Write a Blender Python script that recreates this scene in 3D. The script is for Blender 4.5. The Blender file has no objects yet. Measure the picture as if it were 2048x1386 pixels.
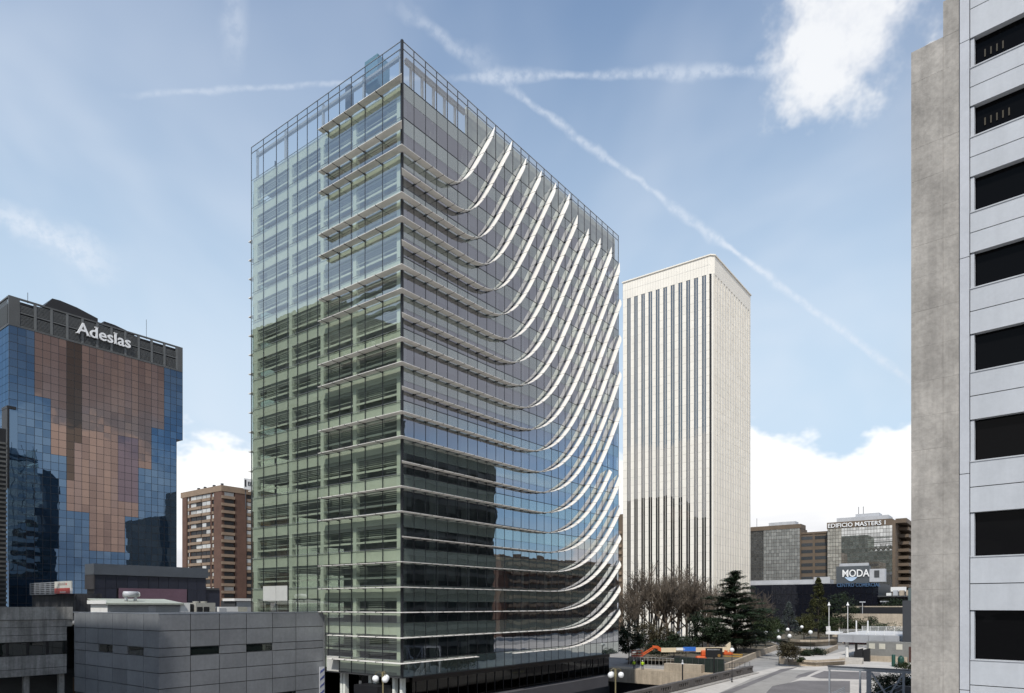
import bpy, bmesh, math, random
from mathutils import Vector, Matrix

RD = random.Random(11)
SC = bpy.context.scene
COL = SC.collection
rad = math.radians

# ------------------------------------------------------------------ camera, sky, sun, exposure
H, F, HZ, CX = 12.4, 1365.3, 1210.0, 1024.0          # eye height, focal length in photo pixels, horizon row, centre column
cam = bpy.data.cameras.new('camera'); camo = bpy.data.objects.new('camera', cam); COL.objects.link(camo)
camo.location = (0, 0, H); camo.rotation_euler = (rad(90), 0, 0)
cam.sensor_width = 36; cam.lens = F / 2048 * 36; cam.shift_y = (HZ - 693) / 2048
cam.clip_start = 0.3; cam.clip_end = 6000
SC.camera = camo

TH = math.atan2(.7981, .6026)                        # the street grid: u runs right-and-back, v left-and-back
UX, UY = math.cos(TH), math.sin(TH)
SUN_EL, SUN_AZ_UV = rad(51), (-.93, -.37)
_sx = UX * SUN_AZ_UV[0] - UY * SUN_AZ_UV[1]; _sy = UY * SUN_AZ_UV[0] + UX * SUN_AZ_UV[1]
_l = math.hypot(_sx, _sy); _sx /= _l; _sy /= _l
TOSUN = Vector((_sx * math.cos(SUN_EL), _sy * math.cos(SUN_EL), math.sin(SUN_EL)))
sun = bpy.data.lights.new('sun', 'SUN'); suno = bpy.data.objects.new('sun', sun); COL.objects.link(suno)
sun.energy = 3.6; sun.angle = rad(0.6); sun.color = (1, .955, .88)
suno.rotation_euler = (-TOSUN).to_track_quat('-Z', 'Y').to_euler(); suno.location = (0, -40, 120)

SC.view_settings.view_transform = 'Standard'; SC.view_settings.look = 'None'
SC.view_settings.exposure = 0; SC.view_settings.gamma = 1; SC.view_settings.use_curve_mapping = False
SC.render.engine = 'CYCLES'
SC.cycles.max_bounces = 5; SC.cycles.glossy_bounces = 3; SC.cycles.diffuse_bounces = 2
SC.cycles.use_adaptive_sampling = True; SC.cycles.adaptive_threshold = .02
SC.cycles.transparent_max_bounces = 14; SC.cycles.transmission_bounces = 3
SC.cycles.caustics_reflective = False; SC.cycles.caustics_refractive = False
SC.cycles.use_denoising = True; SC.cycles.sample_clamp_indirect = 6


class NT:
    """small node helper"""
    def __init__(s, tree):
        s.t = tree; s.n = tree.nodes; s.l = tree.links

    def put(s, sock, val):
        if val is None: return
        if hasattr(val, 'is_output'): s.l.new(val, sock)
        else: sock.default_value = val

    def node(s, kind, ins=None, **at):
        n = s.n.new(kind)
        for k, v in at.items(): setattr(n, k, v)
        for k, v in (ins or {}).items(): s.put(n.inputs[k], v)
        return n

    def m(s, op, a, b=None, c=None, clamp=False):
        n = s.node('ShaderNodeMath', operation=op, use_clamp=clamp)
        for i, v in enumerate((a, b, c)): s.put(n.inputs[i], v)
        return n.outputs[0]

    def vm(s, op, a, b=None, sc=None):
        n = s.node('ShaderNodeVectorMath', operation=op)
        s.put(n.inputs[0], a); s.put(n.inputs[1], b)
        if sc is not None: s.put(n.inputs['Scale'], sc)
        return n.outputs['Value'] if op in ('DOT_PRODUCT', 'LENGTH') else n.outputs[0]

    def rng(s, v, a, b, c, d, smooth=True):
        n = s.node('ShaderNodeMapRange', {0: v, 1: a, 2: b, 3: c, 4: d})
        n.interpolation_type = 'SMOOTHSTEP' if smooth else 'LINEAR'
        return n.outputs[0]

    def noise(s, vec, scale, detail=4, rough=.55, dist=0.0):
        n = s.node('ShaderNodeTexNoise', {'Vector': vec, 'Scale': scale, 'Detail': detail, 'Roughness': rough, 'Distortion': dist})
        return n.outputs[0]

    def mix(s, f, a, b, blend='MIX'):
        n = s.node('ShaderNodeMix', data_type='RGBA', blend_type=blend)
        s.put(n.inputs[0], f); s.put(n.inputs[6], a); s.put(n.inputs[7], b)
        return n.outputs[2]


def pdir(x, y):
    return Vector((x - CX, F, HZ - y)).normalized()


world = bpy.data.worlds.new('World'); SC.world = world; world.use_nodes = True
nt = NT(world.node_tree); nt.n.clear()
sky = nt.node('ShaderNodeTexSky'); sky.sky_type = 'NISHITA'; sky.sun_disc = False
sky.sun_elevation = SUN_EL; sky.sun_rotation = math.atan2(_sx, _sy) % (2 * math.pi)
sky.altitude = 650; sky.air_density = 1.0; sky.dust_density = 1.0; sky.ozone_density = 2.2
D = nt.node('ShaderNodeTexCoord').outputs['Generated']
D = nt.vm('NORMALIZE', D)
sep = nt.node('ShaderNodeSeparateXYZ', {0: D}); dz = sep.outputs[2]
dzp = nt.m('ADD', nt.m('MAXIMUM', dz, 0.0), 0.10)
P = nt.node('ShaderNodeCombineXYZ', {0: nt.m('DIVIDE', sep.outputs[0], dzp), 1: nt.m('DIVIDE', sep.outputs[1], dzp), 2: 0.0}).outputs[0]
# thin high cirrus veil over the whole sky
Ps = nt.node('ShaderNodeMapping', {'Vector': P, 'Rotation': (0, 0, rad(35)), 'Scale': (1.0, .45, 1)}).outputs[0]
c1 = nt.noise(Ps, 1.1, 4, .6, .6); c2 = nt.noise(P, .45, 1.5, .5, 0)
cirrus = nt.m('MULTIPLY', nt.rng(c1, .40, .74, 0, .72), nt.rng(c2, .30, .66, .30, 1.0))
veil = nt.rng(dz, .78, .24, .14, .88)
east_ = nt.rng(nt.vm('DOT_PRODUCT', D, (.95, .31, 0.0)), .80, .96, 0, 1)
alpha = nt.m('MULTIPLY', cirrus, .8)
OVER = lambda a, b_: nt.m('SUBTRACT', 1.0, nt.m('MULTIPLY', nt.m('SUBTRACT', 1.0, a), nt.m('SUBTRACT', 1.0, b_)))
wob = nt.noise(nt.vm('MULTIPLY', D, (1, 1, 1)), 26, 2.5, .65)
fine = nt.noise(D, 95, 2.5, .6)


spread_ = nt.rng(nt.noise(D, 11, 1.5, .5), .34, .66, 1.9, .7)


def contrail(p1, p2, w, strength, amp, fade=.06):
    d1, d2 = pdir(*p1), pdir(*p2)
    n = d1.cross(d2).normalized(); mid = (d1 + d2).normalized(); t = n.cross(mid).normalized()
    a1, a2 = sorted((d1.dot(t), d2.dot(t)))
    dist = nt.m('ADD', nt.vm('DOT_PRODUCT', D, tuple(n)), nt.m('MULTIPLY', nt.m('SUBTRACT', wob, .5), amp))
    a = nt.rng(nt.m('MULTIPLY', nt.m('ABSOLUTE', dist), spread_), 0.0, w / F * 1.25, 1.0, 0.0)
    al = nt.vm('DOT_PRODUCT', D, tuple(t))
    a = nt.m('MULTIPLY', a, nt.rng(al, a1 - .01, a1 + fade, 0, 1)); a = nt.m('MULTIPLY', a, nt.rng(al, a2 - fade, a2 + .01, 1, 0))
    a = nt.m('MULTIPLY', a, nt.rng(nt.vm('DOT_PRODUCT', D, tuple(mid)), 0, .3, 0, 1))
    return nt.m('MULTIPLY', a, nt.m('MULTIPLY', nt.rng(fine, .30, .62, .40, 1.0), strength))


for args in (((225, 193), (905, 152), 7, .30, .008), ((880, 158), (1640, 138), 9, .40, .011),
             ((770, -8), (1000, 163), 20, .30, .022), ((975, 145), (1560, 570), 10, .44, .014), ((1400, 452), (1850, 785), 7, .46, .007),
             ((474, -60), (470, 150), 24, .36, .012), ((-80, 385), (250, 560), 34, .6, .03)):
    alpha = OVER(alpha, contrail(*args))
# one cumulus puff high up, with a torn edge
cp = pdir(1690, 55)
pn = nt.m('SUBTRACT', nt.m('ADD', nt.m('MULTIPLY', nt.noise(D, 9.0, 5, .66, 0), 1.5), nt.m('MULTIPLY', wob, .12)), .31)
pd = nt.vm('LENGTH', nt.vm('MULTIPLY', nt.vm('SUBTRACT', D, tuple(cp)), (1.0, 1.0, 1.25)))
puff = nt.rng(nt.m('SUBTRACT', nt.m('ADD', pn, .06), nt.m('MULTIPLY', pd, 6.3)), -.06, .36, 0, .92)
# bank of cumulus lying all round the horizon
bn = nt.noise(nt.vm('MULTIPLY', D, (1, 1, 1.5)), 5.2, 5, .58, 0)
east = nt.rng(nt.vm('DOT_PRODUCT', D, (.95, .31, 0.0)), .80, .96, 0, 1)     # the bank lies lower and the air is clearer that way
btop = nt.m('SUBTRACT', nt.m('ADD', .105, nt.m('MULTIPLY', bn, .25)), nt.m('MULTIPLY', east, .125))
bank = nt.rng(nt.m('SUBTRACT', btop, dz), -.004, .020, 0, 1)
# shading of the bank: sunlit tops, grey-lilac flat bases
gn = nt.noise(nt.vm('MULTIPLY', D, (1, 1, 4.5)), 4.0, 3.5, .6)
under = nt.m('MULTIPLY', nt.rng(dz, .17, .05, 0, 1), nt.rng(gn, .36, .60, .25, 1))
bankc = nt.mix(under, (8.0, 8.05, 8.1, 1), (5.0, 5.05, 5.4, 1))
skyc = nt.mix(1.0, sky.outputs[0], (.74, 1.0, 1.18, 1), 'MULTIPLY')
c = nt.mix(nt.m('MULTIPLY', veil, nt.m('SUBTRACT', 1.0, nt.m('MULTIPLY', east_, .65))), skyc, (4.6, 5.65, 6.6, 1))
c = nt.mix(alpha, c, (6.0, 6.4, 7.0, 1))
# a grey-lilac sheet of stratus fills the sky to the right of the view (it shows mirrored in the tower)
sd = Vector((.93, .10, .42)).normalized()
sheetm = nt.m('MULTIPLY', nt.rng(nt.m('ADD', nt.vm('DOT_PRODUCT', D, tuple(sd)), nt.m('MULTIPLY', nt.m('SUBTRACT', c2, .5), .5)), .62, .86, 0, .92), nt.rng(dz, .20, .30, 0, 1))
c = nt.mix(sheetm, c, nt.mix(c1, (2.6, 2.6, 2.95, 1), (4.4, 4.35, 4.6, 1)))
c = nt.mix(puff, c, nt.mix(nt.rng(pn, .40, .62, 0, 1), (6.0, 6.2, 6.6, 1), (6.9, 7.0, 7.15, 1)))
c = nt.mix(bank, c, bankc)
bg = nt.node('ShaderNodeBackground', {'Color': c, 'Strength': 0.14})
world.cycles.sampling_method = 'MANUAL'; world.cycles.sample_map_resolution = 256
out = nt.node('ShaderNodeOutputWorld'); nt.l.new(bg.outputs[0], out.inputs[0])


# ------------------------------------------------------------------ helpers: places
def W(u, v, z=0.0): return Vector((UX * u - UY * v, UY * u + UX * v, z))
def UV(X, Y): return (UX * X + UY * Y, -UY * X + UX * Y)
def at(x, Y): return UV((x - CX) / F * Y, Y)                       # photo column at a depth -> grid place
def zat(y, Y): return H + (HZ - y) / F * Y
def gp(x, y, z=0.0):                                               # photo pixel on a level -> grid place
    Y = (H - z) * F / (y - HZ); return at(x, Y)
def run_v(u, v, x):                                                # metres along +v from (u,v) to photo column x
    p = W(u, v); r = (x - CX) / F; return (p.x - r * p.y) / (UY + r * UX)
def run_u(u, v, x):
    p = W(u, v); r = (x - CX) / F; return (r * p.y - p.x) / (UX - r * UY)


# ------------------------------------------------------------------ helpers: materials
MATS = {}


def mat(name, col, rough=.7, var=.12, scale=.35, metal=0.0, spec=.5, bump=0.0, bscale=6.0, rnd=0.0, streak=0.0):
    if name in MATS: return MATS[name]
    m = bpy.data.materials.new(name); m.use_nodes = True; t = NT(m.node_tree); MATS[name] = m
    b = t.n['Principled BSDF']; b.inputs['Roughness'].default_value = rough; b.inputs['Metallic'].default_value = metal
    b.inputs['Specular IOR Level'].default_value = spec
    pos = t.node('ShaderNodeNewGeometry').outputs['Position']
    n = t.noise(pos, scale, 5, .6); k = t.rng(n, .25, .75, 1 - var, 1 + var)
    n2 = t.noise(pos, scale * 9, 3, .6); k = t.m('MULTIPLY', k, t.rng(n2, .25, .75, 1 - var * .6, 1 + var * .6))
    if rnd:
        r = t.node('ShaderNodeObjectInfo').outputs['Random']; g = t.node('ShaderNodeNewGeometry').outputs['Random Per Island']
        fr = t.m('FRACT', t.m('ADD', r, g)); k = t.m('MULTIPLY', k, t.rng(fr, 0, 1, 1 - rnd, 1 + rnd, False))
    if streak:
        sp = t.node('ShaderNodeMapping', {'Vector': pos, 'Scale': (1, 1, .07)}).outputs[0]
        k = t.m('MULTIPLY', k, t.rng(t.noise(sp, 1.6, 4, .65), .35, .7, 1 + streak * .4, 1 - streak))
    cc = t.vm('SCALE', tuple(col), None, k)
    t.l.new(cc, b.inputs['Base Color'])
    if bump:
        bn_ = t.node('ShaderNodeBump', {'Height': t.noise(pos, bscale, 4, .6), 'Strength': bump, 'Distance': .03})
        t.l.new(bn_.outputs[0], b.inputs['Normal'])
    return m


def glass(name, tint, r0, power=3.5, gloss=(1, 1, 1), rough=.004, body=None, bodyf=0.0, wav=.02, wscale=.5, rnd=0.0):
    """coated facade glass: mirror layer over a clear tint (or over an opaque body)"""
    if name in MATS: return MATS[name]
    m = bpy.data.materials.new(name); m.use_nodes = True; t = NT(m.node_tree); MATS[name] = m; t.n.clear()
    geo = t.node('ShaderNodeNewGeometry'); pos = geo.outputs['Position']
    bmp = t.node('ShaderNodeBump', {'Height': t.noise(pos, wscale, 2, .4), 'Strength': 1.0, 'Distance': wav})
    fc = t.node('ShaderNodeLayerWeight', {'Blend': .5}).outputs['Facing']
    fac = t.m('ADD', r0, t.m('MULTIPLY', t.m('POWER', fc, power), 1 - r0), clamp=True)
    g = t.node('ShaderNodeBsdfGlossy', {'Color': (*gloss, 1), 'Roughness': rough, 'Normal': bmp.outputs[0]})
    tc = (*tint, 1)
    if rnd:
        r = t.node('ShaderNodeObjectInfo').outputs['Random']; gi = geo.outputs['Random Per Island']
        fr = t.m('FRACT', t.m('ADD', r, gi)); k = t.rng(fr, 0, 1, 1 - rnd, 1 + rnd, False)
        tc = t.vm('SCALE', tint, None, k)
        t.l.new(t.vm('SCALE', gloss, None, k), g.inputs['Color'])
    tr = t.node('ShaderNodeBsdfTransparent', {'Color': tc}).outputs[0]
    if body:
        bc = (*body, 1)
        if rnd: bc = t.vm('SCALE', body, None, k)
        df = t.node('ShaderNodeBsdfDiffuse', {'Color': bc}).outputs[0]
        tr = t.node('ShaderNodeMixShader', {0: bodyf, 1: tr, 2: df}).outputs[0]
    mx = t.node('ShaderNodeMixShader', {0: fac, 1: tr, 2: g.outputs[0]})
    o = t.node('ShaderNodeOutputMaterial'); t.l.new(mx.outputs[0], o.inputs[0])
    return m


def grid_glass(name, gu, gz, line, body, gloss, r0, lw=.09, bands=None):
    """far curtain wall whose cells are too small to tell apart: joints drawn by the material"""
    if name in MATS: return MATS[name]
    m = bpy.data.materials.new(name); m.use_nodes = True; t = NT(m.node_tree); MATS[name] = m; t.n.clear()
    tc = t.node('ShaderNodeTexCoord').outputs['Object']; s = t.node('ShaderNodeSeparateXYZ', {0: tc})
    a = t.m('ADD', s.outputs[0], s.outputs[1])
    fu = t.m('FRACT', t.m('DIVIDE', a, gu)); fz = t.m('FRACT', t.m('DIVIDE', s.outputs[2], gz))
    ln = t.m('MAXIMUM', t.m('LESS_THAN', fu, lw), t.m('LESS_THAN', fz, lw))
    cell = t.node('ShaderNodeTexWhiteNoise', {0: t.node('ShaderNodeCombineXYZ', {0: t.m('FLOOR', t.m('DIVIDE', a, gu)), 1: t.m('FLOOR', t.m('DIVIDE', s.outputs[2], gz)), 2: 0.0}).outputs[0]})
    cell.noise_dimensions = '3D'
    k = t.rng(cell.outputs[0], 0, 1, .75, 1.2, False)
    fc = t.node('ShaderNodeLayerWeight', {'Blend': .5}).outputs['Facing']
    fac = t.m('ADD', r0, t.m('MULTIPLY', t.m('POWER', fc, 3), 1 - r0), clamp=True)
    df = t.node('ShaderNodeBsdfDiffuse', {'Color': t.vm('SCALE', body, None, k)})
    g = t.node('ShaderNodeBsdfGlossy', {'Color': t.vm('SCALE', gloss, None, k), 'Roughness': .01})
    m1 = t.node('ShaderNodeMixShader', {0: fac, 1: df.outputs[0], 2: g.outputs[0]})
    dl = t.node('ShaderNodeBsdfDiffuse', {'Color': (*line, 1)})
    m2 = t.node('ShaderNodeMixShader', {0: ln, 1: m1.outputs[0], 2: dl.outputs[0]})
    o = t.node('ShaderNodeOutputMaterial'); t.l.new(m2.outputs[0], o.inputs[0])
    return m


# ------------------------------------------------------------------ helpers: meshes
class MB:
    def __init__(s): s.v = []; s.f = []; s.mi = []; s.cur = 0

    def box(s, x0, x1, y0, y1, z0, z1):
        b = len(s.v)
        s.v += [(x0, y0, z0), (x1, y0, z0), (x1, y1, z0), (x0, y1, z0), (x0, y0, z1), (x1, y0, z1), (x1, y1, z1), (x0, y1, z1)]
        for q in ((0, 3, 2, 1), (4, 5, 6, 7), (0, 1, 5, 4), (1, 2, 6, 5), (2, 3, 7, 6), (3, 0, 4, 7)):
            s.f.append(tuple(b + i for i in q)); s.mi.append(s.cur)
        return s

    def poly(s, pts):
        b = len(s.v); s.v += [tuple(p) for p in pts]; s.f.append(tuple(range(b, b + len(pts)))); s.mi.append(s.cur); return s

    def prism(s, pts, d):
        """outline pts (3-D, planar) pushed along vector d"""
        n = len(pts); b = len(s.v); d = Vector(d)
        s.v += [tuple(p) for p in pts] + [tuple(Vector(p) + d) for p in pts]
        s.f.append(tuple(range(b + n - 1, b - 1, -1))); s.f.append(tuple(range(b + n, b + 2 * n))); s.mi += [s.cur] * 2
        for i in range(n):
            j = (i + 1) % n; s.f.append((b + i, b + j, b + n + j, b + n + i)); s.mi.append(s.cur)
        return s

    def tube(s, pts, r, n=6, cap=True):
        pts = [Vector(p) for p in pts]; rs = r if isinstance(r, (list, tuple)) else [r] * len(pts)
        b = len(s.v); up = Vector((0, 0, 1))
        for i, p in enumerate(pts):
            d = (pts[min(i + 1, len(pts) - 1)] - pts[max(i - 1, 0)]).normalized()
            a = d.cross(up)
            if a.length < 1e-3: a = d.cross(Vector((1, 0, 0)))
            a.normalize(); c_ = d.cross(a)
            for k in range(n):
                th = 2 * math.pi * (k + .5) / n
                s.v.append(tuple(p + (a * math.cos(th) + c_ * math.sin(th)) * rs[i]))
        for i in range(len(pts) - 1):
            for k in range(n):
                k2 = (k + 1) % n
                s.f.append((b + i * n + k, b + i * n + k2, b + (i + 1) * n + k2, b + (i + 1) * n + k)); s.mi.append(s.cur)
        if cap and n > 2:
            s.f.append(tuple(b + k for k in range(n - 1, -1, -1))); s.f.append(tuple(b + (len(pts) - 1) * n + k for k in range(n))); s.mi += [s.cur] * 2
        return s

    def lathe(s, prof, n=14, c=(0, 0, 0)):
        b = len(s.v)
        for r, z in prof:
            for k in range(n):
                th = 2 * math.pi * k / n; s.v.append((c[0] + r * math.cos(th), c[1] + r * math.sin(th), c[2] + z))
        for i in range(len(prof) - 1):
            for k in range(n):
                k2 = (k + 1) % n
                s.f.append((b + i * n + k, b + i * n + k2, b + (i + 1) * n + k2, b + (i + 1) * n + k)); s.mi.append(s.cur)
        return s

    def ball(s, c, r, n=14, sz=1.0):
        return s.lathe([(max(r * math.sin(math.pi * i / 9), .001), -r * sz * math.cos(math.pi * i / 9)) for i in range(10)], n, c)

    def mesh(s, name, mats, smooth=False):
        me = bpy.data.meshes.new(name); me.from_pydata(s.v, [], s.f)
        for m in (mats if isinstance(mats, (list, tuple)) else [mats]): me.materials.append(m)
        if len(me.materials) > 1: me.polygons.foreach_set('material_index', s.mi)
        if smooth: me.polygons.foreach_set('use_smooth', [True] * len(s.f))
        me.update(); return me

    def build(s, name, mats, parent=None, smooth=False, loc=None, kind=None):
        o = bpy.data.objects.new(name, s.mesh(name, mats, smooth)); COL.objects.link(o)
        if parent: o.parent = parent
        if loc is not None: o.location = loc
        if kind: o['kind'] = kind
        return o


def tag(o, label, cat, group=None):
    o['label'] = label; o['category'] = cat
    if group: o['group'] = group
    return o


def thing(name, label, cat, u, v, z=0.0, rot=None, group=None):
    o = bpy.data.objects.new(name, None); COL.objects.link(o)
    o.location = W(u, v, z); o.rotation_euler = (0, 0, TH if rot is None else rot); o.empty_display_size = .5
    return tag(o, label, cat, group)


def copy_tree(o, parent=None):
    c_ = o.copy(); COL.objects.link(c_); c_.parent = parent
    for ch in o.children: copy_tree(ch, c_)
    return c_


_unit = {}


def unit(kind, m):
    """shared piece meshes: 'cube', 'px' pane facing -x, 'py' pane facing -y (front face and four short returns)"""
    if (kind, m.name) in _unit: return _unit[(kind, m.name)]
    b = MB(); h = .5; d = .05
    if kind == 'cube': b.box(-h, h, -h, h, -h, h)
    elif kind == 'px':
        f = [(0, -h, -h), (0, h, -h), (0, h, h), (0, -h, h)]; k = [(d, y, z) for _, y, z in f]
    else:
        f = [(-h, 0, -h), (h, 0, -h), (h, 0, h), (-h, 0, h)]; k = [(x, d, z) for x, _, z in f]
    if kind != 'cube':
        b.v = f + k
        b.f = [(3, 2, 1, 0)] if kind == 'px' else [(0, 1, 2, 3)]
        b.f += [(i, (i + 1) % 4, 4 + (i + 1) % 4, 4 + i) for i in range(4)]; b.mi = [0] * 5
    me = b.mesh('piece_' + kind, m); _unit[(kind, m.name)] = me
    return me


def pieces(name, parent, specs, limit=300):
    """specs: (kind, centre, size(3), material, tilt(2)); the first `limit` become objects, the rest one stuff part"""
    for kind, c_, sz, m, tilt in specs[:limit]:
        o = bpy.data.objects.new(name, unit(kind, m)); COL.objects.link(o); o.parent = parent
        o.location = c_; o.scale = sz
        if tilt: o.rotation_euler = (tilt[0], 0, tilt[1]) if kind == 'py' else (0, tilt[0], tilt[1])
    rest = specs[limit:]
    if rest:
        b = MB(); ms = []
        for kind, c_, sz, m, tilt in rest:
            if m not in ms: ms.append(m)
            b.cur = ms.index(m); u_ = unit(kind, m); k = len(b.v)
            M = Matrix.Translation(c_)
            if tilt: M = M @ (Matrix.Rotation(tilt[1], 4, 'Z') @ Matrix.Rotation(tilt[0], 4, 'X' if kind == 'py' else 'Y'))
            M = M @ Matrix.Diagonal((*sz, 1))
            b.v += [tuple(M @ q.co) for q in u_.vertices]
            for p in u_.polygons: b.f.append(tuple(k + i for i in p.vertices)); b.mi.append(b.cur)
        b.build(name + '_mass', ms, parent, kind='stuff')


def part(name, m, parent, *boxes, smooth=False):
    b = MB()
    for bx in boxes: b.box(*bx)
    return b.build(name, m, parent, smooth)


def letters(body, size, depth, m, parent, origin, rot, name='letter', sx=1.0, serif=0.0, split=True):
    """raised lettering, each letter an object"""
    cu = bpy.data.curves.new('lettering', 'FONT'); cu.body = body; cu.size = size; cu.extrude = depth / 2; cu.offset = size * .012
    cu.resolution_u = 3
    t = bpy.data.objects.new('lettering', cu); COL.objects.link(t)
    bpy.context.view_layer.update()
    me = bpy.data.meshes.new_from_object(t.evaluated_get(bpy.context.evaluated_depsgraph_get()))
    bpy.data.objects.remove(t); bpy.data.curves.remove(cu)
    bm = bmesh.new(); bm.from_mesh(me); bmesh.ops.remove_doubles(bm, verts=bm.verts, dist=size * .001)
    bm.verts.index_update(); seen = set(); isl = []
    for v in bm.verts:
        if v.index in seen: continue
        st = [v]; grp = []; seen.add(v.index)
        while st:
            q = st.pop(); grp.append(q)
            for e in q.link_edges:
                w = e.other_vert(q)
                if w.index not in seen: seen.add(w.index); st.append(w)
        isl.append(grp)
    isl.sort(key=lambda g: min(v.co.x for v in g))
    if not split: isl = [[v for g in isl for v in g]]
    E = Matrix.Translation(origin) @ rot.to_4x4() @ Matrix.Diagonal((sx, 1, 1, 1))
    for g in isl:
        ids = {v.index: i for i, v in enumerate(g)}; b = MB(); b.v = [tuple(E @ v.co) for v in g]
        fs = {f for v in g for f in v.link_faces}
        b.f = [tuple(ids[v.index] for v in f.verts) for f in fs]; b.mi = [0] * len(b.f)
        if serif:                                                  # little feet, as on a roman face
            xs = [v.co.x for v in g]; y0 = min(v.co.y for v in g); y1 = max(v.co.y for v in g)
            low = [v.co.x for v in g if v.co.y < y0 + size * .02]; high = [v.co.x for v in g if v.co.y > y1 - size * .02]
            if y1 - y0 > size * .6:
                for arr, yy in ((low, y0), (high, y1 - size * .05)):
                    if max(xs) - min(xs) > size * .55 and yy == y0:
                        ctr = [min(xs) + size * .06, max(xs) - size * .06]
                    elif max(xs) - min(xs) > size * .55: ctr = []
                    else: ctr = [sum(arr) / len(arr)]
                    if len(ctr) == 1 and max(xs) - min(xs) > size * .3: ctr = [max(xs) - size * .07]
                    for c_ in ctr:
                        k = len(b.v); bb = MB().box(c_ - serif, c_ + serif, yy, yy + size * .05, -depth / 2, depth / 2)
                        b.v += [tuple(E @ Vector(q)) for q in bb.v]; b.f += [tuple(k + i for i in q) for q in bb.f]; b.mi += bb.mi
        b.build(name, m, parent)
    bm.free(); bpy.data.meshes.remove(me)


ROT_V = Matrix(((1, 0, 0), (0, 0, -1), (0, 1, 0)))                     # text on a face looking to -v
ROT_U = Matrix(((0, 0, -1), (-1, 0, 0), (0, 1, 0)))                    # text on a face looking to -u

# ------------------------------------------------------------------ common materials
M_mull = mat('dark_mullion', (.018, .020, .024), .45, .1)
M_white = mat('white_metal', (.80, .79, .77), .42, .05, .5)
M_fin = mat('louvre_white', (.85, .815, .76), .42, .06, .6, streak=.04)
M_brk = mat('bracket_dark', (.03, .032, .035), .5, .1)
M_conc = mat('concrete', (.33, .31, .285), .85, .16, .5, bump=.3, streak=.12)
M_concd = mat('concrete_grey', (.27, .265, .25), .85, .22, .5, bump=.3, streak=.35)
M_slab = mat('slab', (.42, .43, .41), .8, .08)
M_sp = mat('spandrel_board', (.78, .79, .72), .6, .06, .2)
M_col = mat('inner_column', (.80, .82, .76), .6, .05)
M_blind = mat('blind', (.46, .48, .45), .6, .1)
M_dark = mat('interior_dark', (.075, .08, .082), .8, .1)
M_black = mat('black_paint', (.012, .012, .014), .5, .1)
M_dgrey = mat('dark_grey_metal', (.06, .062, .066), .5, .12)
M_lgrey = mat('light_grey_metal', (.45, .46, .48), .45, .08)
M_steel = mat('painted_steel', (.24, .26, .29), .5, .12)
M_blackglass = glass('black_glass', (.02, .02, .025), .006, 5, body=(.0035, .0035, .004), bodyf=1.0)
M_tan = mat('tan_concrete', (.43, .36, .275), .85, .14, .4, bump=.3, streak=.15)
M_pave = mat('pale_paving', (.50, .47, .43), .85, .14, .22, bump=.2)
M_asph = mat('dark_paving', (.155, .145, .145), .9, .16, .25, bump=.2)
M_earth = mat('earth', (.10, .085, .06), .95, .25, .4, bump=.4)

# ------------------------------------------------------------------ ground, sunken street, paving
def sheet(name, cells, z, m):
    b = MB()
    for (u0, u1, v0, v1) in cells: b.poly([W(u0, v0, z), W(u1, v0, z), W(u1, v1, z), W(u0, v1, z)])
    o = b.build(name, m); o['kind'] = 'structure'; return o


M_ground = mat('city_ground', (.30, .29, .275), .9, .2, .08, bump=.2)
SU0, SU1, SV0, SV1 = -60, 119.5, 40.6, 66
ub = [-2500, SU0, SU1, 3500]; vb = [-3000, SV0, SV1, 3500]
sheet('ground', [(ub[i], ub[i + 1], vb[j], vb[j + 1]) for i in range(3) for j in range(3) if not (i == 1 and j == 1)], 0, M_ground)
sheet('sunken_road', [(SU0 - 2, SU1 + 8, SV0 - 2, SV1 + 8)], -6.2, M_asph)


def patch(name, pts, z, m):
    b = MB(); b.poly([W(*gp(x, y, z), z) for x, y in pts]); o = b.build(name, m); o['kind'] = 'structure'; return o


# plaza floor: pale slabs, with dark paving fields let into it
b = MB(); b.poly([W(60, 40.2, .004), W(60, -30, .004), W(260, -30, .004), W(260, 39, .004), W(126, 40.2, .004)])
o = b.build('plaza_pavement', M_pave); o['kind'] = 'structure'
for pts in ([(1545, 1372), (1600, 1361), (1700, 1362), (1700, 1386), (1530, 1388)],
            [(1620, 1353), (1648, 1342), (1760, 1345), (1765, 1360), (1640, 1357)],
            [(1530, 1352), (1562, 1338), (1596, 1334), (1560, 1346), (1500, 1371), (1450, 1392), (1420, 1394)],
            [(1596, 1350), (1616, 1344), (1636, 1341), (1612, 1353), (1590, 1356)]):
    patch('dark_paving_field', pts, .008, M_asph)
# road of greyer asphalt between parapet and dark fields
M_road = mat('worn_road', (.30, .285, .265), .9, .14, .2, bump=.2)
patch('road', [(1505, 1356), (1560, 1340), (1640, 1340), (1610, 1352), (1520, 1390), (1340, 1430)], .006, M_road)

# ------------------------------------------------------------------ the glass tower with curved louvres
TU, TV = 47.6, 49.65                       # its near corner on the grid
TL, TS = 45.05, 26.4                       # length of the right face, of the left face
def zf(f):                                 # louvre level -> height
    y = 1326 - 50.75 * f + .104 * f * f; return H + (HZ - y) / 20.1
TOPZ = 68.6
tower = thing('glass_office_tower', 'tall green glass office tower with white louvres sweeping up across its right face', 'office tower', TU, TV)
G_left = glass('green_glass', (.815, .875, .785), .24, 2.4, (1, .98, .97), wav=.010, wscale=.35)
G_right = glass('grey_glass', (.32, .35, .355), .30, 2.1, (.93, .95, 1.0), wav=.010, wscale=.35)
G_rsp = glass('spandrel_glass', (.2, .2, .2), .32, 2.2, (.95, 1, .98), body=(.13, .158, .145), bodyf=1.0, wav=.010, wscale=.35, rnd=.06)
G_clear = glass('crown_glass', (.88, .92, .91), .16, 2.6, (1, 1, 1), wav=.02, wscale=.25)
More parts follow.
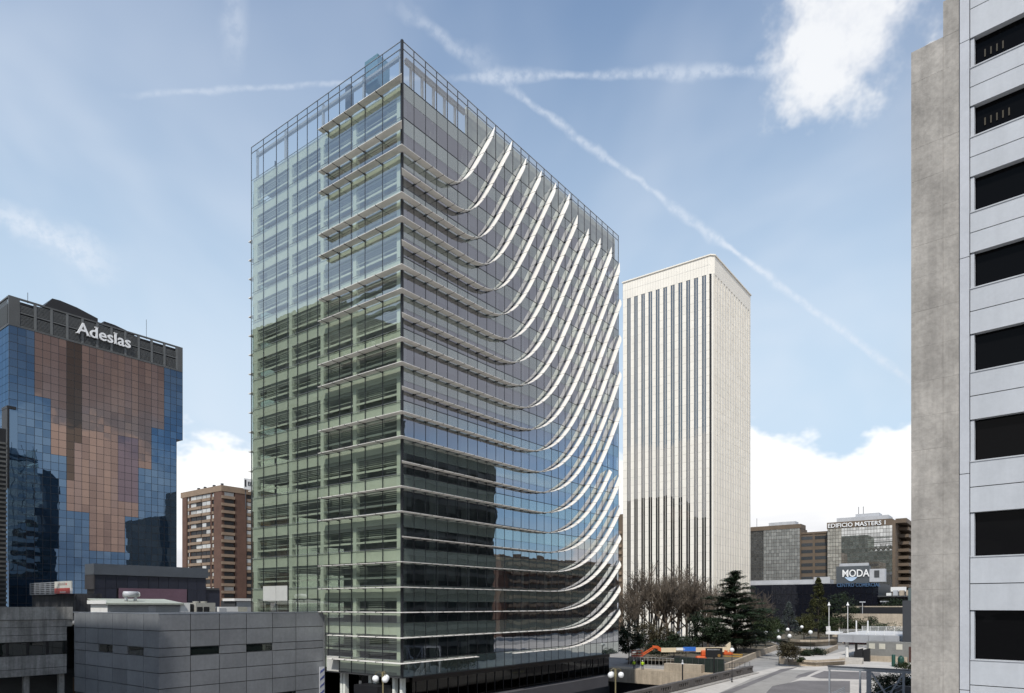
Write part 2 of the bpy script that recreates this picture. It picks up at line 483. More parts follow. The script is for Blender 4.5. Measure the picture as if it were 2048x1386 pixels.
M_crown = mat('crown_panel', (.50, .53, .50), .6, .06)


def tilt(a=.0011): return (RD.gauss(0, a), RD.gauss(0, a))


# mullion lines, read off the photograph on the left face
SX = [803.5, 765, 730, 702.6, 678.7, 656.8, 634.9, 614.3, 594.6, 575.4, 552.6, 526.6, 503.3]
SP = [0.0] + [run_v(TU, TV, x) for x in SX[1:-1]] + [TS]
NP = 27; PW = TL / NP
LV = [(1.5 * n - .57, 1.5 * n + .1) for n in range(17)]        # spandrel bands in louvre levels; n = 0 is the soffit edge
ZB = zf(-.57); ZC = zf(24.1)
# panes
sp_l, vi_l, sp_r, vi_r, cr = [], [], [], [], []
for n in range(17):
    z0, z1 = zf(LV[n][0]), zf(LV[n][1])
    z2 = zf(LV[n + 1][0]) if n < 16 else None
    for i in range(12):
        a, c_ = SP[i], SP[i + 1]; y = (a + c_) / 2; w = c_ - a - .05
        vi_l.append(('px', (0, y, (z0 + z1) / 2), (1, w, z1 - z0 - .03), G_left, tilt()))
        if z2: vi_l.append(('px', (0, y, (z1 + z2) / 2), (1, w, z2 - z1 - .03), G_left, tilt()))
    for i in range(NP):
        x = (i + .5) * PW
        sp_r.append(('py', (x, 0, (z0 + z1) / 2), (PW - .05, 1, z1 - z0 - .03), G_rsp, tilt()))
        if z2: vi_r.append(('py', (x, 0, (z1 + z2) / 2), (PW - .05, 1, z2 - z1 - .03), G_right, tilt()))
ZR = H + (HZ - 96) / 20.1
for i in range(12):
    a, c_ = SP[i], SP[i + 1]
    for q0, q1 in ((ZC, ZR), (ZR, TOPZ)):
        cr.append(('px', (0, (a + c_) / 2, (q0 + q1) / 2), (1, c_ - a - .05, q1 - q0 - .05), G_clear, tilt()))
for i in range(NP):
    for q0, q1 in ((ZC, ZR), (ZR, TOPZ)):
        cr.append(('py', ((i + .5) * PW, 0, (q0 + q1) / 2), (PW - .05, 1, q1 - q0 - .05), G_clear, tilt()))
vi_l.sort(key=lambda s: s[1][1]); vi_r.sort(key=lambda s: s[1][0]); sp_r.sort(key=lambda s: s[1][0])
pieces('facade_pane', tower, vi_l); pieces('window_pane', tower, vi_r); pieces('spandrel_pane', tower, sp_r); pieces('crown_pane', tower, cr)
# mullions and transoms
for i, y in enumerate(SP):
    part('mullion', M_mull, tower, (-.02, .06, y - .026, y + .026, ZB, TOPZ)) if i else part('mullion', M_mull, tower, (-.10, .12, -.10, .12, ZB - .02, TOPZ + .02))
for i in range(1, NP + 1):
    part('mullion', M_mull, tower, (i * PW - .030, i * PW + .030, -.02, .07, ZB, TOPZ))
for n in range(17):
    z = zf(LV[n][1])
    part('transom', M_mull, tower, (.13, TL - .05, -.024, .07, z - .035, z + .035))
    part('transom', M_steel, tower, (-.015, .06, .13, TS - .05, z - .012, z + .012))
for z in (ZR, TOPZ - .03):
    part('crown_rail', M_steel, tower, (.14, TL, -.03, .06, z - .025, z + .025), (-.03, .06, .14, TS, z - .025, z + .025))
# structure seen through the glass
core = part('core', mat('core_wall', (.30, .31, .29), .8, .2, .3), tower, (9, 33, 8, 20, 0, ZC + .3))
for n in range(17):
    z = zf(1.5 * n - .22)
    part('floor_slab', M_slab, tower, (.55, TL - .3, .55, TS - .35, z - .28, z + .2))
    z0, z1 = zf(1.5 * n - .50), zf(1.5 * n + .07)
    part('spandrel_board', M_sp, tower, (.16, .30, .35, TS - .25, z0 + .22, z1))
    part('ceiling_edge', M_slab, tower, (.34, .52, .35, TS - .25, z0 - .12, z0 + .24))
    if n < 16:
        zr = zf(1.5 * n + .42)
        part('rail', M_sp, tower, (.18, .27, .35, TS - .3, zr - .10, zr + .10))
        part('rail', M_blind, tower, (.20, .25, .35, TS - .3, zf(1.5 * n + .62) - .04, zf(1.5 * n + .62) + .04))
        # louvred blinds drawn down by different amounts
        z2 = zf(1.5 * n + .92); bl = MB()
        for i in range(12):
            drop = RD.choice((0, .15, .3, .5, .7, .9)); k = int(drop * 11)
            for q in range(k):
                zz = z2 - .05 - q * .19; bl.box(.40, .47, SP[i] + .1, SP[i + 1] - .1, zz - .055, zz)
        if bl.f: bl.build('blind', M_blind, tower)
        bl = MB()
        for i in range(NP):
            if RD.random() < .38:
                d = RD.choice((.5, .9, 1.5)); bl.box(i * PW + .08, (i + 1) * PW - .08, .30, .33, z2 - d, z2)
        if bl.f: bl.build('roller_blind', mat('roller_blind', (.5, .5, .49), .8, .05), tower)
for x in (507, 579, 642, 707, 797):
    y = min(max(run_v(TU, TV, x), .5), TS - .7)
    part('column', M_col, tower, (.14, .15 + .5, y - .27, y + .27, zf(.1), ZC) if 1 < y < TS - 1 else (.14, .6, y - .4, y + .4, zf(-.5), ZC))
for x in (.55, 5.2, 10.3, 15.5, 20.6, 25.8, 31, 36.2, 41.3, 44.4):
    part('column', M_col, tower, (x - .32, x + .32, .25, .95, zf(-.5), ZC))
# rear and end faces
G_far = G_left
for n in range(16):
    z1, z2 = zf(LV[n][1]), zf(LV[n + 1][0]); z0 = zf(LV[n][0])
    part('rear_glazing', G_far, tower, (.2, TL - .1, TS - .06, TS - .03, z1 + .02, z2 - .02))
    part('end_glazing', G_far, tower, (TL - .05, TL - .02, .2, TS - .2, z1 + .02, z2 - .02))
    part('rear_spandrel', M_sp, tower, (.2, TL - .1, TS - .2, TS, z0, z1))
    part('end_spandrel', M_sp, tower, (TL - .16, TL, .12, TS - .25, z0, z1))
for x in [q * PW * 2 for q in range(1, 14)]:
    part('rear_mullion', M_mull, tower, (x - .06, x + .06, TS - .1, TS + .05, ZB, TOPZ))
# crown: open frame, plant room, posts, cleaning cradle
part('roof_deck', M_slab, tower, (.3, TL - .4, .3, TS - .4, ZC - .1, ZC + .12))
part('crown_wall', M_crown, tower, (10.2, TL - .3, .45, .60, ZC + .15, ZR + .3), (TL - .6, TL - .45, .7, TS - .5, ZC + .15, ZR + .3))
part('plant_room', mat('plant_room', (.40, .42, .42), .7, .1), tower, (13, 40, 4, 21, ZC + .14, TOPZ - 1.2))
for y in (.7, 6.2, 13, 20, TS - .6):
    part('crown_post', M_lgrey, tower, (.35, .6, y - .12, y + .12, ZC + .12, ZR + .4))
part('crown_beam', M_lgrey, tower, (.35, .62, .9, TS - .8, ZR - .45, ZR - .1), (.9, 10, .35, .62, ZR - .75, ZR - .2))
for x in (1.7, 3.3, 5.0, 6.7, 8.4):
    part('crown_post', M_lgrey, tower, (x - .1, x + .1, .36, .6, ZC + .12, ZR - .8))
cr_ = MB().box(.9, 2.6, 4.6, 6.6, TOPZ - 1.6, TOPZ + 1.5).build('cleaning_cradle', mat('blue_panel', (.12, .22, .28), .35, .1), tower)
MB().tube([(1.7, 5.6, ZC), (1.7, 5.6, TOPZ - 1.6)], .18).build('cradle_mast', M_dgrey, cr_)
part('roof_hatch', M_dgrey, tower, (1.0, 1.6, 9.2, 9.9, ZC, TOPZ + .5))

# louvres -------------------------------------------------------------
W0, W1 = .16, .96


def fin_mesh(path, outward, tip0=0, tip1=0, mitre=False, th=.085):
    """path: points on the face plane; the blade reaches from W0 to W1 off the glass"""
    b = MB(); outw = Vector(outward); pts = [Vector(p) for p in path]; n = len(pts)
    L = [0.0]
    for i in range(1, n): L.append(L[-1] + (pts[i] - pts[i - 1]).length)
    for i, p in enumerate(pts):
        d = (pts[min(i + 1, n - 1)] - pts[max(i - 1, 0)]).normalized(); nn = outw.cross(d).normalized()
        w1 = W1
        if tip1 and L[-1] - L[i] < tip1: w1 = W0 + .05 + (W1 - W0 - .05) * (L[-1] - L[i]) / tip1
        off = -d if (mitre and i == 0) else Vector((0, 0, 0))
        a, c_ = p + outw * W0 + off * W0, p + outw * w1 + off * w1
        mdl = a.lerp(c_, .55)
        for q, t_ in ((a, th * .35), (mdl, th * .62), (c_, th * .30)):
            b.v.append(tuple(q + nn * t_)); b.v.append(tuple(q - nn * t_))
    for i in range(n - 1):
        k = 6 * i; j = k + 6
        for q in ((0, 2), (2, 4)): b.f.append((k + q[0], k + q[1], j + q[1], j + q[0]))
        for q in ((3, 1), (5, 3)): b.f.append((k + q[0], k + q[1], j + q[1], j + q[0]))
        b.f.append((k + 4, k + 5, j + 5, j + 4)); b.f.append((k + 1, k + 0, j + 0, j + 1))
    for k, r in ((0, 1), (6 * (n - 1), -1)):
        q = (k, k + 1, k + 3, k + 5, k + 4, k + 2); b.f.append(q if r > 0 else q[::-1])
    b.mi = [0] * len(b.f)
    return b


def brackets(path, outward, step_pts):
    b = MB(); outw = Vector(outward); pts = [Vector(p) for p in path]
    for i in range(step_pts, len(pts) - 2, step_pts):
        p = pts[i]; d = (pts[i + 1] - pts[i - 1]).normalized(); nn = outw.cross(d).normalized()
        q = [p + d * .017 + nn * .06, p - d * .017 + nn * .06, p - d * .017 - nn * .06, p + d * .017 - nn * .06]
        b.prism([r + outw * .02 for r in q], outw * (W1 + .01))
        q = [p + d * .025 + nn * .03, p - d * .025 + nn * .03, p - d * .025 - nn * .13, p + d * .025 - nn * .13]
        b.prism([r + outw * .02 for r in q], outw * .28)
    return b


def fin_right(k):
    z0 = zf(k); m_ = 8.2 + 1.84 * (21 - k); L_ = 6.5 + (21 - k) + .033 * (21 - k) ** 2; t0 = m_ - L_ / 2; S_ = 1.66
    pts = []; st = PW / 4; i = 0
    while True:
        t = i * st
        if t > TL + .25: break
        x = t - t0
        if x <= 0: z = z0
        elif x < L_: s = x / L_; z = z0 + S_ * L_ * (s ** 3 - s ** 4 / 2)
        else: z = z0 + S_ * (x - L_ / 2)
        if z > (68.3 if k > 15 else 66.2): break
        pts.append((t, 0, z)); i += 1
    return pts


for k in range(0, 22):
    pts = fin_right(k); segs = [pts]
    if k == 6: segs = [[p for p in pts if p[0] < 41.8]]
    if k == 0: segs = [[p for p in pts if p[0] < 11.6], [p for p in pts if p[0] > 17.6]]
    for sgm in segs:
        o = fin_mesh(sgm, (0, -1, 0), tip1=(2.6 if sgm[-1][2] > 60 else (1.2 if sgm[-1][0] > 44 else .3)), mitre=sgm[0][0] < .1).build('louvre_blade', M_fin, tower)
        bk = brackets(sgm, (0, -1, 0), 4)
        if bk.f: bk.build('bracket_row', M_brk, o, kind='stuff')
for k in range(25):
    if k in (5, 8, 11, 14, 17, 20, 23): continue
    e = run_v(TU, TV, 650) if k > 1 else run_v(TU, TV, 668)
    z = zf(k); pts = [(0, 0, z)]; st = []
    for y in SP[1:]:
        if y < e - .2: st.append(y)
    pts = [(0, q, z) for q in [0.0] + [v_ for y in st for v_ in (y - .02, y)] + [e]]
    o = fin_mesh([(0, 0, z)] + [(0, y, z) for y in st] + [(0, e, z)], (-1, 0, 0), mitre=True).build('louvre_blade', M_fin, tower)
    bk = MB()
    for y in st:
        bk.box(-W1 - .01, -.02, y - .03, y + .03, z - .07, z + .07); bk.box(-.30, -.02, y - .03, y + .03, z - .14, z)
    bk.build('bracket_row', M_brk, o, kind='stuff')
for k in range(7, 22):                     # blades on the hidden rear face: their ends show past the edge
    z = zf(k); part('louvre_blade', M_fin, tower, (.2, 14, TS + W0, TS + W1, z - .05, z + .05))

# soffit, recessed ground floor, plinth
part('soffit', M_dgrey, tower, (.02, TL - .02, .02, TS - .1, ZB - .12, ZB - .02))
G_ground = glass('ground_glass', (.10, .11, .11), .03, 5, wav=.006)
for i in range(26):
    part('shopfront_pane', G_ground, tower, (1.6 + i * 1.65 + .04, 1.6 + (i + 1) * 1.65 - .04, 1.30, 1.34, 1.95, ZB - .75))
    part('shopfront_mullion', M_black, tower, (1.6 + i * 1.65 - .04, 1.6 + i * 1.65 + .04, 1.24, 1.40, 1.95, ZB - .15))
part('shopfront_head', mat('bronze_head', (.05, .042, .038), .5, .2), tower, (1.5, 44.5, 1.2, 1.5, ZB - .75, ZB - .14))
part('lobby_wall', M_dark, tower, (6, 44, 8, 8.3, 0, ZB - .14), (6, 6.3, 8.3, 24, 0, ZB - .14))
part('plinth', mat('plinth_stone', (.095, .092, .10), .7, .1), tower, (1.2, 41.7, -.1, 4, .4, 1.92))
part('lobby_floor', M_dgrey, tower, (.3, 44, 1.6, 25.5, .1, .38))
for i, y in enumerate((1.2, 2.3, 5.2, 5.95, 10.1, 10.6)):
    part('lobby_pillar', M_col, tower, (1.0, 1.5, y - .17, y + .17, 0, ZB - .14))
part('lobby_glazing', G_ground, tower, (2.2, 2.24, .8, 25, 0, ZB - .14))
part('notice', M_white, tower, (2.1, 2.18, 8.6, 8.95, 3.0, 4.1))
part('lobby_canopy', M_black, tower, (-.9, 2.0, 2.6, 6.2, 3.3, 4.15))
part('blank_panel', mat('off_white_panel', (.55, .55, .52), .6, .05), tower, (-.05, .02, SP[4] + .1, SP[5] + .2, ZB + .02, zf(.08)))
for y0, y1 in ((SP[10] + .03, SP[11] - .03), (SP[9] + .03, SP[10] - .03)):
    part('blank_panel', mat('off_white_panel', (.55, .55, .52), .6, .05), tower, (-.05, -.005, y0, y1, zf(2.5), zf(2.5) + 1.75))
M_lamp = bpy.data.materials.new('strip_light'); M_lamp.use_nodes = True
_b = M_lamp.node_tree.nodes['Principled BSDF']; _b.inputs['Emission Color'].default_value = (1, .85, .45, 1); _b.inputs['Emission Strength'].default_value = 2.2
for x in (20.6, 22.1): part('strip_light', M_lamp, tower, (x, x + 1.0, 1.7, 1.8, 3.85, 3.95))

# ------------------------------------------------------------------ bronze and blue mirror-glass tower at the left
AU, AV = at(18, 150); AL = 38.6; AW = 34.0; CW = AL / 24; RH = 1.8; AZ = 74.0; AT = 80.5
ad = thing('mirror_glass_tower', 'blue and bronze mirror glass tower with a dark louvred attic', 'office tower', AU, AV)
ad['label'] = 'blue and bronze mirror glass tower with dark louvred attic, left of the apartment block'
def tinted(n, gl, bd): return glass(n, (.1, .1, .1), .60, 3.0, gl, rough=.012, body=bd, bodyf=1.0, wav=.03, wscale=.16, rnd=.05)
G_blue = [tinted('blue_mirror_%d' % i, g, (.018, .04, .075)) for i, g in enumerate(((.135, .215, .33), (.155, .24, .355), (.115, .19, .30)))]
G_brz = [tinted('bronze_mirror_%d' % i, g, bb) for i, (g, bb) in enumerate((((.32, .23, .20), (.08, .053, .045)), ((.36, .255, .215), (.095, .063, .052)), ((.285, .205, .18), (.07, .046, .04)), ((.32, .235, .21), (.08, .055, .05)), ((.13, .10, .085), (.03, .022, .018)), ((.21, .165, .19), (.045, .035, .042))))]


def bronze(cx, r):
    lo, hi = 3, 20
    if r >= 8: lo, hi = 5, 20
    if r >= 9: lo, hi = 5, 18
    if r >= 15: lo, hi = 7, 16
    if r >= 22: lo, hi = 10, 14
    if r >= 27: return False
    return lo <= cx <= hi


colm = [RD.choice((0, 1, 2, 3)) for _ in range(24)]
blu, brz = [], []
for r in range(41):
    for cx in range(24):
        if cx == 23 and r >= 10: continue
        zt = AZ - r * RH
        if bronze(cx, r):
            if RD.random() < .16: colm[cx] = RD.choice((0, 1, 1, 2, 3))
            k = colm[cx]
            if cx in (7, 8) and r < 13: k = 4
            if cx == 7 and 13 <= r < 18: k = 4
            if cx in (14, 15, 16) and 11 <= r < 20: k = 5
            m_ = G_brz[k]; lst = brz
        else:
            m_ = RD.choice(G_blue); lst = blu
        lst.append(('py', ((cx + .5) * CW, 0, zt - RH / 2), (CW - .07, 1, RH - .07), m_, tilt(.0016)))
pieces('bronze_pane', ad, brz)
side = []
for r in range(41):
    for j in range(16):
        side.append(('px', (0, (j + .5) * AW / 16, AZ - (r + .5) * RH), (1, AW / 16 - .07, RH - .07), G_blue[1], tilt(.0016)))
pieces('blue_pane', ad, blu + side)
part('glazing_backing', M_mull, ad, (.10, AL - .05 - CW, .10, AW, 0, AZ), (AL - CW - .2, AL - .04, .10, AW, AZ - 10 * RH, AZ))
b = MB()
for i in range(25):
    lim = AZ - 10 * RH if i == 24 else 0
    b.box(i * CW - .035, i * CW + .035, -.03, .12, lim, AZ)
b.build('mullion_grid', M_mull, ad, kind='stuff')
b = MB()
for r in range(42): b.box(0, AL if r <= 10 else AL - CW, -.022, .10, AZ - r * RH - .035, AZ - r * RH + .035)
b.build('transom_grid', M_mull, ad, kind='stuff')
part('corner_soffit', M_black, ad, (-.5, 1.2, -.5, 3, 55.5, 56.1), (-.45, -.05, -.45, 3, 38, 55.5))
part('corner_bay', G_blue[1], ad, (-.35, CW - .1, -.35, -.06, 22, 55.4))
M_att = mat('attic_frame', (.085, .088, .088), .6, .1)
M_slat = mat('attic_slat', (.12, .125, .125), .5, .1)
part('attic_wall', M_black, ad, (1.0, AL - 1, 1.0, AW - 1, AZ, AT - .4))
part('attic_band', M_att, ad, (-.1, AL, -.12, .3, AT - .35, AT), (-.1, AL, -.12, .3, AZ, AZ + .35), (-.1, .3, .3, AW, AT - .35, AT), (-.1, .3, .3, AW, AZ, AZ + .35),
     (-.1, AL, -.08, .2, AZ + 3.2, AZ + 3.4), (-.1, 2.0, -.119, .3, AZ + .35, AT - .35), (AL - 1.3, AL, -.119, .3, AZ + .35, AT - .35))
nb = 11; bw = (AL - 3.3) / nb
for i in range(nb):
    x0 = 2.0 + i * bw; lp = MB()
    lp.box(x0 + bw - .5, x0 + bw, -.11, .28, AZ + .36, AT - .36)
    for row in range(2):
        zb = AZ + .42 + row * 3.0; top = 9 if not (row == 1 and i in (0, 8, 9, 10)) else 6
        for q in range(top): lp.box(x0, x0 + bw - .5, -.02, .10, zb + q * .29, zb + q * .29 + .13)
    lp.build('louvre_panel', M_slat, ad)
lp = MB()
for q in range(18): lp.box(-.02, .1, 1, AW - 1, AZ + .5 + q * .31, AZ + .5 + q * .31 + .14)
lp.build('louvre_panel', M_slat, ad)
# dark flying roof behind the attic
for pts_, y0, y1 in (([(6.9, .1), (8.9, 2.9), (10.5, 3.0), (14, 2.6), (18.6, 1.5), (18.6, .1)], 1.6, 15),
                     ([(20.0, .1), (20.0, 1.3), (22.5, 1.2), (25, .75), (27.2, .1)], 1.6, 13)):
    MB().prism([(x, y0, AT + z) for x, z in pts_][::-1], (0, y1 - y0, 0)).build('flying_roof', M_black, ad)
MB().tube([(30, 1.5, AT), (30, 1.5, AT + 5)], .05, 4).build('mast', M_dgrey, ad)
MB().tube([(4, 1.5, AT), (4, 1.5, AT + 2.4)], .06, 4).build('mast', M_dgrey, ad)
sg = thing('rooftop_lettering', 'white roman letters along the dark attic of the bronze glass tower', 'sign', AU, AV)
letters('Adeslas', 3.95, .35, mat('sign_white', (.86, .86, .86), .5, .03), sg, Vector((13.3, -.35, AZ + 2.3)), ROT_V, sx=1.0, serif=.36)

# black louvred shaft at the extreme left edge
su, sv = at(14, 140)
sh = thing('louvred_shaft', 'dark louvred service shaft at the left edge beside the mirror glass tower', 'service tower', su, sv)
part('shaft_wall', M_black, sh, (-9, -.1, .2, 12, 0, zat(858, 140)))
b = MB()
for q in range(40): b.box(-9, 0, -.05, .18, 9 + q * .93, 9.4 + q * .93)
b.build('louvre_slats', mat('shaft_slat', (.10, .10, .095), .7, .3), sh, kind='stuff')

# ------------------------------------------------------------------ navy-clad low block in front of it
pu, pv = at(188, 125); pl = run_u(pu, pv, 412); PT = zat(1127, 125)
M_navy = mat('navy_panel', (.020, .023, .038), .45, .1, rnd=.15)
po = thing('navy_low_block', 'low navy panelled block with grey roof band and a mauve panel, below the mirror tower', 'building', pu, pv)
part('wall', M_black, po, (.15, pl - .05, .15, 3.4, 0, PT - 1.9))
part('roof_band', mat('roof_band', (.085, .098, .115), .5, .08), po, (-.15, pl + .3, -.3, 3.6, PT - 2.0, PT))
sp = []; nc = 11
for i in range(nc):
    for r in range(5):
        z1 = PT - 2.0 - r * 2.5
        mv = 2 <= i <= 8 and r in (1,)
        if mv: continue
        sp.append(('cube', ((i + .5) * pl / nc, 0.05, z1 - 1.25), (pl / nc - .05, .12, 2.45), M_navy, None))
pieces('wall_panel', po, sp)
part('mauve_panel', mat('mauve', (.145, .085, .115), .6, .1, .6), po, (2.2 * pl / nc, 8.9 * pl / nc, -.04, .10, PT - 7.3, PT - 4.4))
part('grey_bay', mat('bay_grey', (.05, .047, .05), .6, .1), po, (-.1, .14, -.1, 3.8, PT - 4.7, PT - 2.02))
part('step_down_wing', M_navy, po, (pl + .03, pl + 3.2, .3, 3.2, 0, zat(1180, 143)))
part('step_down_cap', M_dgrey, po, (pl + .02, pl + 3.0, .1, 3.2, zat(1180, 143), zat(1176, 143)))

# louvred screen with the red and white sign
lu, lv = at(146, 105); ll = run_v(lu, lv, 60)
ls = thing('louvred_screen', 'grey louvred screen on a dark streaked wall beside the red and white sign', 'screen', lu, lv)
part('screen_wall', mat('streaked_wall', (.05, .05, .055), .8, .2, .4, streak=.5), ls, (.3, 4, -.3, ll, 0, zat(1187, 105)))
zs0, zs1 = zat(1187, 105), zat(1163, 105)
b = MB()
for q in range(7): b.box(0, .15, 6.8, ll, zs0 + q * (zs1 - zs0) / 6 - .07, zs0 + q * (zs1 - zs0) / 6 + .07)
for q in range(6): yy = 6.8 + q * (ll - 6.8) / 5; b.box(-.02, .18, yy - .10, yy + .10, zs0, zs1)
b.build('louvre_frame', M_steel, ls)
part('screen_back', M_black, ls, (.2, .29, 6.8, ll, zs0, zs1))
st = thing('red_and_white_sign', 'small billboard, white above and red below, at the end of the louvred screen', 'sign', lu, lv)
M_red = mat('sign_red', (.50, .045, .035), .5, .05); zm = (zs0 + zs1) / 2 - .05
part('upper_panel', mat('sign_cream', (.62, .61, .56), .5, .04), st, (-.25, -.05, .1, 6.5, zm, zs1 + .1))
part('lower_panel', M_red, st, (-.25, -.05, .45, 6.5, zs0, zm))
part('edge_post', M_white, st, (-.26, -.04, .05, .42, zs0, zm))
b = MB()
for q in range(8): b.box(-.27, -.255, 5.0 - q * .36 - .2, 5.0 - q * .36, zm + .45, zm + .45 + RD.uniform(.25, .45))
b.build('print_marks', mat('print_grey', (.33, .26, .25), .6), st, kind='stuff')
MB().box(-.275, -.255, 1.7, 2.05, zm + .45, zm + .75).build('print_dot', M_red, st)
b = MB()
for q in range(6): b.box(-.27, -.255, 4.3 - q * .38 - .26, 4.3 - q * .38, zm - .75, zm - .5)
b.build('print_marks', mat('print_white', (.7, .6, .58), .6), st, kind='stuff')

# ------------------------------------------------------------------ grey panelled annexe beside the glass tower
GU, GV, GT = 29.6, 61.8, 11.62
ga = thing('grey_panelled_annexe', 'low annexe clad in square grey metal panels abutting the glass tower', 'building', GU, GV)
M_pan = mat('grey_panel', (.255, .265, .28), .35, .10, .35, metal=.3, rnd=.10, streak=.05)
G_dkwin = glass('dark_window', (.05, .06, .05), .10, 3, body=(.01, .014, .012), bodyf=.9)
GL1 = run_v(GU, GV, 148.6); GL2 = TU - GU - .15
part('wall', M_dgrey, ga, (.10, GL2 - .05, .10, GL1 - .02, 0, GT - .05))
zr = [GT, GT - 1.55, GT - 3.1, GT - 3.9, GT - 5.35, GT - 6.75, GT - 8.3, GT - 9.9]
sp, wi = [], []
ul = [0.0] + [run_u(GU, GV, x) for x in (381, 439, 493, 545, 592)] + [GL2]
vl = [0.0] + [run_v(GU, GV, x) for x in (287, 254, 225, 196, 171)] + [GL1]
for r in range(7):
    z1, z0 = zr[r], zr[r + 1]; zc, hh = (z0 + z1) / 2, z1 - z0 - .05
    for i in range(6):
        w = ul[i + 1] - ul[i]; s_ = ('cube', ((ul[i] + ul[i + 1]) / 2, .04, zc), (w - .075, .09, hh - .02), M_pan, None)
        if r == 2 and i in (1, 3) or r == 6 and i == 4: wi.append(('cube', ((ul[i] + ul[i + 1]) / 2, .12, zc), (w - .06, .06, hh - .05), G_dkwin, None))
        else: sp.append(s_)
        w = vl[i + 1] - vl[i]; s_ = ('cube', (.04, (vl[i] + vl[i + 1]) / 2, zc), (.09, w - .075, hh - .02), M_pan, None)
        if r == 2 and i in (1, 3): wi.append(('cube', (.12, (vl[i] + vl[i + 1]) / 2, zc), (.06, w - .06, hh - .05), G_dkwin, None))
        elif not (r >= 6 and i >= 4): sp.append(s_)
pieces('cladding_panel', ga, sp); pieces('strip_window', ga, wi)
MB().tube([(.45, GL1 + .05, 5.2), (.45, GL1 + .05, GT)], .42, 12).build('rounded_corner', M_pan, ga, True)
part('coping', M_steel, ga, (-.04, GL2, -.04, .25, GT + .002, GT + .06), (-.04, .25, .25, GL1 + .3, GT + .002, GT + .06))
part('flat_roof', M_concd, ga, (.3, GL2 - .05, .3, 34, GT - 1.3, GT - 1.2), (GL2 - .05, GL2 + 16, 15.5, 34, GT - 1.3, GT - 1.2))
part('end_column', mat('brushed_metal', (.34, .35, .36), .35, .1, metal=.6), ga, (GL2 - .02, GL2 + .11, -.08, .55, 0, GT - .25))
part('rear_wall', M_dgrey, ga, (.2, GL2 + 16, 34, 34.3, 0, GT - .6))
bn_ = thing('hanging_banner', 'narrow white banner with rows of slanting blue lettering on the annexe end', 'banner', GU, GV)
bu = GL2 - .62
part('cloth', mat('banner_white', (.55, .56, .58), .7, .08), bn_, (bu - .05, bu + .62, -.16, -.09, 0, zat(1333, 75)))
b = MB()
for q in range(7):
    zz = zat(1340, 75) - q * .78
    for i in range(5): b.prism([(bu + .03 + i * .11, -.175, zz - .34 + i * .07), (bu + .10 + i * .11, -.175, zz - .34 + i * .07), (bu + .15 + i * .11, -.175, zz - .10 + i * .07 + RD.uniform(0, .1)), (bu + .08 + i * .11, -.175, zz - .10 + i * .07)], (0, .012, 0))
b.build('blue_script', mat('script_blue', (.03, .05, .25), .6), bn_, kind='stuff')

# concrete wing with bands at the far left
wg = thing('banded_concrete_wing', 'long grey concrete wing with horizontal bands and a dark window strip, bottom left', 'building', 30.1, 81.4)
zb = [12.2, 10.85, 10.1, 9.3, 8.6]
for i in range(4): part('concrete_band', M_concd, wg, (-30, -.2 if i < 2 else -.75, 0 if i else -.1, .6, zb[i + 1] + .04, zb[i]))
part('wall', M_black, wg, (-30, -.6, .3, 9, 5.2, 12.0))
part('concrete_band', M_concd, wg, (-30, -.75, 0, .6, 5.9, 7.2)); part('concrete_band', M_concd, wg, (-30, -.75, .02, .6, 5.15, 5.86))
wi = []
for i in range(10): wi.append(('cube', (-1.6 - i * 1.75, .22, 7.9), (1.5, .06, 1.3), G_dkwin, None))
pieces('strip_window', wg, wi)
part('flat_roof', M_concd, wg, (-30, -.3, .6, 12, 11.9, 12.0))
for x in (-1.0, -4.2, -9): part('pillar', M_concd, wg, (x - .25, x + .25, .6, 1.1, 0, 5.15))
part('undercroft_wall', M_dark, wg, (-30, 6, 5.5, 5.8, 0, 5.15))
part('garage_door', mat('wood_brown', (.10, .065, .04), .7, .2), wg, (.2, 2.6, .9, 1.0, 0, 4.6))

# roof plant on the annexe
RZ = GT - 1.2
def rthing(name, label, cat, u, v): return thing(name, label, cat, u, v, RZ)
shd = rthing('roof_shed', 'long white shed with front greyed for shade and a shallow pale roof on the annexe roof', 'shed', 33, 80.5)
part('shed_wall', mat('shed_shaded', (.36, .37, .38), .6, .08), shd, (.05, 8.3, .05, 4.2, 0, 2.0))  # front painted grey for shade; the end wall keeps its sunlit white
part('end_wall', M_white, shd, (-.02, .05, .0, 4.25, 0, 2.1))
MB().prism([(-.3, -.45, 2.02), (-.3, 4.4, 2.62), (-.3, 4.4, 2.72), (-.3, -.45, 2.2)], (8.6, 0, 0)).build('shed_roof', mat('shed_roof', (.40, .42, .36), .6, .1), shd)
part('shed_door', M_lgrey, shd, (4.4, 5.2, .0, .04, 0, 1.9))
part('white_fascia', M_white, shd, (-.34, -.30, -.45, 4.4, 2.1, 2.5))
fn = rthing('roof_fan', 'twin-barrelled extractor fan standing on the shed roof', 'fan', 36.1, 82)
MB().tube([(-.75, 0, 3.2), (.75, 0, 3.2)], .36, 12).build('barrel', M_lgrey, fn, True)
for x in (-.5, .5): MB().tube([(x, 0, 2.35), (x, 0, 3.0)], .17, 8).build('stub', M_lgrey, fn, True)
MB().tube([(.7, 0, 3.2), (.95, 0, 3.2)], [.36, .25], 12).build('cowl', M_white, fn, True)
ac = rthing('tall_white_cabinet', 'tall white plant cabinet between the shed and the cooling unit', 'cabinet', 41.4, 80.3)
part('body', M_white, ac, (-.4, .75, 0, 1.6, 0, 2.25)); part('side_door', M_dgrey, ac, (-.42, -.40, .3, 1.2, .2, 2.0)); part('gap', M_black, ac, (.76, 1.3, .2, 1.4, 0, 2.1))
cu_ = rthing('cooling_unit', 'beige cooling unit with two dark grilles on the annexe roof', 'cooling unit', 42.8, 80.2)
part('body', mat('unit_beige', (.40, .39, .35), .6, .08), cu_, (0, 2.5, 0, 1.8, 0, 2.25))
